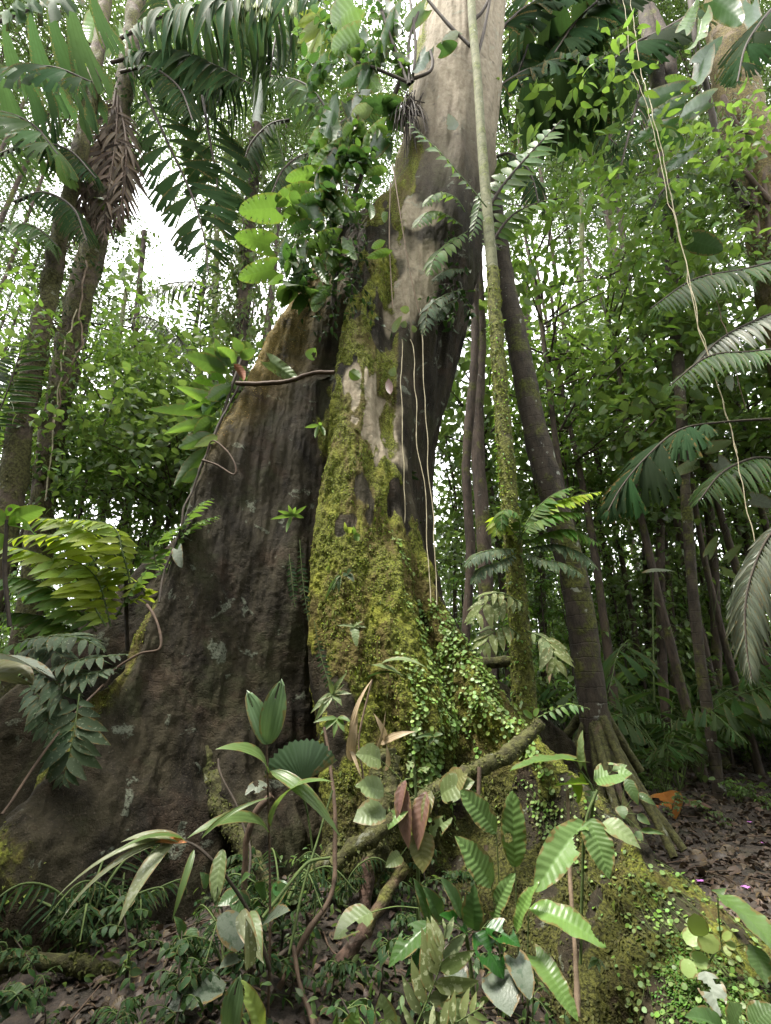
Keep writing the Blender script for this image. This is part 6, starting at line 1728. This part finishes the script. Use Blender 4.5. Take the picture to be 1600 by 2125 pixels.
protos = {
    'sapA': sapling('leafy_sapling', 3.2, 34, 9, 'drip', .17, 'under', 1.0, 1),
    'sapB': sapling('leafy_sapling', 2.4, 28, 8, 'broad', .18, 'under', .9, 2),
    'sapC': sapling('leafy_sapling', 4.5, 44, 9, 'simple', .16, 'bright', 1.2, 3),
    'sapD': sapling('leafy_sapling', 3.8, 40, 9, 'drip', .22, 'undark', 1.3, 4),
    'sapE': sapling('leafy_sapling', 5.5, 50, 9, 'broad', .20, 'undark', 1.5, 5),
    'low': sapling('low_herb', .8, 16, 7, 'broad', .13, 'undark', .5, 6),
    'low2': sapling('low_herb', .6, 14, 7, 'drip', .16, 'under', .5, 7),
    'foot1': sapling('foot_herb', .7, 14, 7, 'broad', .12, 'dark', .45, 16),  # both foot herbs: the dark leaf colour stands in for shade there
    'foot2': sapling('foot_herb', .6, 14, 7, 'drip', .15, 'dark', .45, 17),
    'footpalm': fan_clump('palm_seedling', 6, .55, .17, 'palmlet', 'palmdark', 14, 18),  # dark fronds carry the shade of the hollow in their colour
    'palmA': fan_clump('understory_palm', 9, 1.6, .5, 'palmlet', 'palm', 26, 8),
    'palmB': fan_clump('understory_palm', 8, 1.3, .36, 'palmlet', 'palmgrey', 22, 9),
    'palmC': fan_clump('understory_palm', 8, 2.2, .5, 'wedgeslim', 'palm', 12, 10),
    'midtree': canopy_tree('understory_tree', 9, 2.0, 1500, .21, 'under', 21, 'drip', .7, .07, .5),
    'midtree2': canopy_tree('understory_tree', 8, 1.9, 1300, .21, 'undark', 22, 'broad', .7, .07, .5),
    'treeA': canopy_tree('canopy_tree', 20, 3.2, 7600, .15, 'far', 11, zlo=.74, r0=.08),
    'treeB': canopy_tree('canopy_tree', 27, 3.8, 8800, .16, 'far', 12, zlo=.78, r0=.10),
    'treeC': canopy_tree('canopy_tree', 12, 2.4, 3200, .19, 'under', 13, 'simple', zlo=.6, r0=.06),
}
GL = {
    'sapL': ('bright leafy sapling in the thicket between the mossy palm pair and the giant', 'saplings in the thicket left of the giant'),
    'sapR': ('shaded leafy sapling in the thicket behind the stilt palm', 'saplings in the thicket behind the stilt palm'),
    'low': ('knee high dark herb on the forest floor along the trail', 'low herbs on the forest floor along the trail'),
    'foot': ('small herb with leaves coloured dark for shade in the tangle at the foot of the giant', 'herbs at the foot of the giant'),
    'footpalm': ('tiny palm seedling with narrow fronds in the dark tangle at the foot of the giant', 'palm seedlings at the foot of the giant'),
    'palm': ('stemless understory palm with narrow fronds in the shaded thicket', 'small palms in the shaded thicket'),
    'midL': ('large leaved understory tree in the bright thicket beyond the mossy palm pair', 'understory trees left of the giant'),
    'midR': ('large leaved understory tree in the thicket beyond the stilt palm', 'understory trees right of the giant'),
    'treeL': ('fine leaved tree behind the mossy palm pair', 'fine leaved trees behind the mossy palms'),
    'treeR': ('fine leaved tree rising behind the stilt palm and cords', 'fine leaved trees behind the stilt palm'),
}
used = set()


def place(key, x, y, lab, sc=1., rot=None):
    p = protos[key]
    z = float(ground_z(x, y))
    rot = rng.uniform(0, 2 * pi) if rot is None else rot
    if key not in used:
        used.add(key)
        p.location = (x, y, z)
        p.rotation_euler = (0, 0, rot)
        p.scale = (sc, sc, sc)
        o = p
    else:
        o = copy_thing(p, (x, y, z), rot, sc)
    o['label'], o['group'] = GL[lab]
    return o


def ray_x(px, Y):
    """sideways position of photo column px at the distance Y near eye height"""
    return (px - 800) / F * Y * cT * 1.0 + 0


# left thicket
for k in range(52):
    Y = rng.uniform(8.2, 19)
    place(['sapA', 'sapB', 'sapC', 'sapC'][k % 4], ray_x(rng.uniform(-60, 640), Y), Y, 'sapL', rng.uniform(.8, 1.25))
# right thicket
for k in range(84):
    Y = rng.uniform(12.5, 24)
    place(['sapD', 'sapE', 'sapA', 'sapD', 'sapE'][k % 5], ray_x(rng.uniform(930, 1700), Y), Y, 'sapR', rng.uniform(.8, 1.3))
for k, (px, Y, key, sc) in enumerate(((1300, 13, 'sapE', 1.), (1420, 14, 'sapA', 1.3), (1530, 13.5, 'sapD', 1.2), (1660, 11, 'sapC', 1.), (1260, 13, 'sapC', 1.2), (1470, 14, 'sapC', 1.3), (1580, 13, 'sapB', 1.3), (1340, 15, 'sapC', 1.3), (1100, 9.5, 'sapA', 1.), (1010, 10, 'sapC', 1.), (1180, 11, 'sapC', 1.2))):
    place(key, ray_x(px, Y), Y, 'sapR', sc)
for k, (px, Y, key, sc) in enumerate(((300, 7.8, 'sapC', .8), (420, 8.2, 'sapC', .9), (200, 8.4, 'sapB', 1.1), (350, 9., 'sapC', 1.1), (250, 9.6, 'sapC', 1.25), (480, 9.5, 'sapA', 1.2), (140, 9.8, 'sapA', 1.2))):
    place(key, ray_x(px, Y), Y, 'sapL', sc)
for k in range(30):
    Y = rng.uniform(10.8, 15)
    px = rng.uniform(1150, 1680)
    if 1260 < px < 1570 and Y < 13.4:
        Y += 3
    place(['sapA', 'palmA', 'sapC', 'palmC', 'sapB'][k % 5], ray_x(px, Y), Y, 'palm' if k % 5 in (1, 3) else 'sapR', rng.uniform(.7, 1.25))
for k in range(26):
    Y = rng.uniform(11.4, 15)
    place(['palmB', 'sapB', 'palmA', 'sapA'][k % 4], ray_x(rng.uniform(1200, 1640), Y), Y, 'palm' if k % 2 == 0 else 'sapR', rng.uniform(.55, .95))
for k in range(60):
    Y = rng.uniform(7.5, 15)
    x = ray_x(rng.uniform(1230, 1760), Y)
    if Y < 10.5 and x < 5.4 and rng.random() < .75:
        continue
    place(['low', 'low2'][k % 2], x, Y, 'low', rng.uniform(.3, .6) if Y < 12 else rng.uniform(.5, 1.1))
for k in range(64):
    Y = rng.uniform(2.7, 4.7)
    x = ray_x(rng.uniform(180, 1180), Y) if k < 50 else ray_x(rng.uniform(-200, 260), Y)
    place(['foot1', 'foot2'][k % 2], x, Y, 'foot', rng.uniform(.25, .6))
for k in range(8):
    Y = rng.uniform(3.1, 4.3)
    place('footpalm', ray_x(rng.uniform(-60, 760), Y), Y, 'footpalm', rng.uniform(.6, 1.1))
for k in range(22):
    Y = rng.uniform(9.5, 15)
    place(['palmA', 'palmB', 'palmC'][k % 3], ray_x(rng.uniform(1120, 1720) if k % 4 else rng.uniform(-100, 500), Y), Y, 'palm', rng.uniform(.7, 1.3))
# trees with fine crowns, placed by where their crown shows; the bright gap in the left sky stays open
def crown_at(key, px, py, Y, lab):
    q = at(px, py, Y)
    z = float(ground_z(q[0], q[1]))
    hh = q[2] - z
    if key.startswith('tree'):
        key = 'treeC' if hh < 14 else 'treeA' if hh < 21 else 'treeB'
    h_ = {'treeA': 18, 'treeB': 24, 'treeC': 10, 'midtree': 6.8, 'midtree2': 6}[key]
    place(key, q[0], Y, lab, hh / h_)


TL = [(480, 250, 20), (640, 250, 18), (90, 300, 18), (0, 150, 13), (110, 70, 12), (60, 350, 15), (100, 500, 16), (20, 620, 17), (150, 230, 14), (170, 60, 14), (-60, 450, 15), (590, 370, 15), (660, 330, 14), 
      (620, 110, 14), (540, 500, 16), (450, 800, 19), (330, 850, 20), (210, 680, 19), (720, 200, 14), (60, 860, 22), ]
for px, py, Y in TL:
    crown_at('tree', px, py, Y, 'treeL')
TR = [(1150, 300, 20), (1250, 420, 20), (1350, 250, 19), (1500, 420, 18), (1080, 340, 15), (1260, 320, 17), (1350, 330, 15), (1400, 520, 16), (1130, 660, 16), (1170, 100, 14), (1260, 20, 13),
      (1420, 130, 14), (1500, 250, 14), (1600, 500, 14), (1090, 180, 15), (1450, 380, 19), (1200, 780, 21), (1330, 200, 16), (1580, 100, 14), ]
for px, py, Y in TR:
    crown_at('tree', px, py, Y, 'treeR')
for px, py, Y, key in ((330, 980, 10, 'midtree'), (430, 930, 11, 'midtree'), (240, 930, 12, 'midtree'), (570, 880, 10, 'midtree2'), (150, 800, 12, 'midtree'), (470, 920, 13, 'midtree'), (30, 790, 11, 'midtree2'), (260, 880, 13, 'midtree2'), (380, 950, 10, 'midtree2'), (200, 980, 10, 'midtree'), (330, 1000, 11, 'midtree'), (250, 1040, 12, 'midtree2'), (420, 1020, 11, 'midtree2'), (150, 930, 13, 'midtree'), (60, 960, 11, 'midtree')):
    crown_at(key, px, py, Y, 'midL')
for px, py, Y, key in ((1000, 800, 12, 'midtree2'), (1130, 680, 10, 'midtree'), (1160, 780, 11, 'midtree2'), (1270, 720, 10.5, 'midtree'), (1330, 800, 12, 'midtree2'), (1230, 880, 13, 'midtree'), (1420, 740, 11, 'midtree'), (1520, 820, 11, 'midtree2'), (1400, 900, 11, 'midtree2'), (1580, 930, 12, 'midtree'), (1180, 980, 12, 'midtree'), (1300, 980, 14, 'midtree'), (1490, 990, 13, 'midtree2'), (1630, 760, 11, 'midtree'), (1000, 950, 13, 'midtree'), (940, 1050, 12, 'midtree2'), (1000, 1150, 11, 'midtree2'), (1060, 1080, 13, 'midtree'), (1150, 1120, 14, 'midtree2'), (1250, 1060, 14, 'midtree'), (1330, 1150, 15, 'midtree2'), (1420, 1080, 14, 'midtree'), (1500, 1140, 14, 'midtree2'), (1580, 1060, 13, 'midtree'), (1640, 1150, 13, 'midtree2'), (1380, 1000, 16, 'midtree'), (1470, 1230, 16, 'midtree'), (1290, 1250, 16, 'midtree2'), (1560, 1260, 15, 'midtree'), (1110, 1250, 13, 'midtree')):
    crown_at(key, px, py, Y, 'midR')

for k_, p_ in protos.items():
    if k_ not in used:
        for c_ in list(p_.children):
            bpy.data.objects.remove(c_)
        bpy.data.objects.remove(p_)

# far wood that reads as one mass
mb = MB()
n = 120000
x = rng.uniform(-40, 44, n)
y = rng.uniform(24, 38, n)
z = np.where(rng.random(n) < .5, rng.random(n) * 11, rng.random(n) ** 1.4 * 22)
O = np.stack([x, y, z], 1)
dn = fbm(O * .22, 4)
keep = ((z < 7) | (dn > -.55 + .030 * z)) & ~((np.abs(x / y + .62) < .17) & (z > 8 + 4 * dn))
O = O[keep]
O[:, 2] += ground_z(O[:, 0], O[:, 1])
leaf_cloud(mb, O, 'simple', .50, 0, .5, .5)
o = mb.build('distant_forest', LM['far'])
tag(o, 'distant wall of rainforest foliage closing the view behind everything', 'forest')
o['kind'] = 'stuff'

# ------------------------------------------------------------------ forest floor
mb = MB()
n = 13000
y = 2.6 + 12 * rng.random(n) ** 1.3
x = rng.uniform(-.55, .95, n) * y * 1.0
O = np.stack([x, y, ground_z(x, y) + rng.uniform(.005, .03, n)], 1)
D = rng.normal(0, 1, (n, 3)) * np.array([1, 1, .2])
scatter(mb, PR['litter'], O, D, UPV + rng.normal(0, .35, (n, 3)), rng.uniform(.03, .10, n))
n = 6000
y = rng.uniform(4.5, 15, n)
x = 1.6 + rng.random(n) * 7
O = np.stack([x, y, ground_z(x, y) + rng.uniform(.005, .04, n)], 1)
scatter(mb, PR['litter'], O, rng.normal(0, 1, (n, 3)) * np.array([1, 1, .25]), UPV + rng.normal(0, .4, (n, 3)), rng.uniform(.05, .17, n))
for k in range(420):
    yy = 2.6 + 9 * rng.random() ** 1.3
    xx = rng.uniform(-.6, .95) * yy
    a_ = rng.uniform(0, 2 * pi)
    l_ = rng.uniform(.1, .5)
    p0, p1 = np.array([xx, yy, 0]), np.array([xx + l_ * math.cos(a_), yy + l_ * math.sin(a_), 0])
    p0[2], p1[2] = float(ground_z(p0[0], p0[1])) + .02, float(ground_z(p1[0], p1[1])) + .03
    tube(mb, [p0, (p0 + p1) / 2 + rng.normal(0, .03, 3) * [1, 1, .3], p1], [.007, .004], 5, 6, 1, .2)
o = mb.build('leaf_litter', [LM['litter'], STEMB])
tag(o, 'dead brown leaves strewn over the damp soil', 'leaf litter')
o['kind'] = 'stuff'
mb = MB()
n = 5200
y = rng.uniform(8, 22, n)
x = rng.uniform(-.9, .95, n) * y
O = np.stack([x, y, ground_z(x, y) + rng.uniform(.02, .35, n)], 1)
kk = fbm(O * np.array([.6, .6, 0]), 3) > -.1
leaf_cloud(mb, O[kk], 'broad', .15, 0, .1, .5)
n = 2600
y = rng.uniform(2.4, 5.8, n)
x = rng.uniform(-2.8, 1.2, n)
O = np.stack([x, y, ground_z(x, y) + rng.uniform(.01, .22, n)], 1)
leaf_cloud(mb, O[fbm(O * 1.5, 2) > -.1], 'drip', .07, 0, .1, .5)
o = mb.build('ground_cover', LM['undark'])
tag(o, 'small green seedlings covering the forest floor', 'ground cover')
o['kind'] = 'stuff'
q = px_ground(1390, 1690)
o = thing('fallen_leaf', 'large curled rust brown fallen leaf lying on the trail', 'dead leaf', q)
pleaf(o, 'chewed', 'rust', (1375, 1645, q[1] - .1), (1402, 1700, q[1] - .35), 30, n=(.1, -.85, .5))
q = px_ground(1450, 1690)
o = thing('fallen_leaf', 'flat dull brown fallen leaf beside the large rust brown one', 'dead leaf', q)
pleaf(o, 'broad', 'brown', (1420, 1672, q[1]), (1485, 1680, q[1] + .05), 14, n=(0, -.3, 1))
PINK = plain_mat('pink_petal', (.55, .22, .58), (.45, .15, .5), 5, .6)
k = 0
for px, py in ((1455, 1835), (1550, 1848), (1365, 1620), (1412, 1625), (1490, 1625), (1340, 1608), (1585, 1755), (1555, 1710), (1440, 1640)):
    q = px_ground(px, py)
    mb = MB()
    for a in range(4):
        t_ = a * 1.6 + px
        scatter(mb, PR['broad'], q + UPV * .02, np.array([math.cos(t_), math.sin(t_), .5]), UPV, .05)
    tag(mb.build('fallen_blossom', PINK), 'small fallen pink blossom on the brown leaf litter', 'flower', 'fallen pink blossoms on the trail')
qa, qb = px_ground(1300, 1590), px_ground(1510, 1592)
mb = MB()
tube(mb, [qa + UPV * .1, (qa + qb) / 2 + UPV * .13, qb + UPV * .06], [.24, .22, .15], 14, 30, 0, .18, 4)
tag(mb.build('fallen_log', MOSSROOT), 'mossy fallen log lying across the forest floor beyond the trail', 'log')
# pale round leaves in the right thicket
o = thing('pale_round_leaf_plant', 'plant with large pale grey green round leaves in the right thicket', 'plant', root_at(at(1480, 1450, 9)))
for b, t, hw in (((1490, 960), (1525, 1000), 26), ((1440, 965), (1400, 985), 20), ((1470, 930), (1520, 915), 20), ((1560, 1035), (1610, 1050), 24), ((1460, 1010), (1430, 1040), 18), ((1470, 1150), (1490, 1110), 14), ((1510, 1160), (1540, 1130), 14), ((1400, 920), (1450, 910), 18), ((1500, 1185), (1530, 1200), 16)):
    pleaf(o, 'heart', 'silver' if rng.random() < .5 else 'dusty', (*b, 9), (*t, 8.8), hw, n=(0, -.5, .9), pet=(1480, b[1] + 120, 9))
o = thing('fan_palm_seedling', 'pale pleated fan leaf spread flat in the right thicket', 'palm', root_at(at(1360, 1450, 8.5)))
mb = MB()
q = at(1355, 1180, 8.5)
scatter(mb, PR['fan'], q, np.array([.1, -.6, -.1]), np.array([0, -.45, 1.]), 40 * mpp(q))
mb.build('leaf', LM['palmgrey'], o)
stem(o, [(1358, 1460, 8.6), (1355, 1300, 8.6), (1355, 1185, 8.5)], 1.5, STEMG)

# unseen foliage of the wood round the viewpoint, added to block light
mb = MB()
n = 40000
a = rng.uniform(0, 2 * pi, n)
r_ = rng.uniform(6.5, 15, n)
x, y = r_ * np.cos(a), 1.5 + r_ * np.sin(a)
z = rng.random(n) * 15
k_ = (y < np.abs(x) * .75 - 1.5) & ((fbm(np.stack([x, y, z], 1) * .3, 3) > -.35) | (z < 5))
O = np.stack([x, y, z + ground_z(x, y)], 1)[k_]
leaf_cloud(mb, O, 'broad', .55, 0, .4, .6)
n = 9000
x, y, z = rng.uniform(-9, 1, n), rng.uniform(-5, 2.6, n), rng.random(n) * 7
k_ = (x < -1.15 * np.maximum(y, 0) - 2.6) | (y < -2.2)
O = np.stack([x, y, z], 1)[k_]
leaf_cloud(mb, O, 'broad', .42, 0, .4, .6)
n = 9000
x, y, z = rng.uniform(-12, -1, n), rng.uniform(-1, 5, n), rng.uniform(4, 13, n)
O = np.stack([x, y, z], 1)[x < -1.08 * (np.maximum(y, 0) * .93 + (z - 1.6) * .365) - .7]
leaf_cloud(mb, O, 'broad', .42, 0, .4, .6)
o = mb.build('shading_foliage', LM['undark'])
tag(o, 'unseen rainforest foliage added around the viewpoint to block light', 'forest')
o['kind'] = 'stuff'
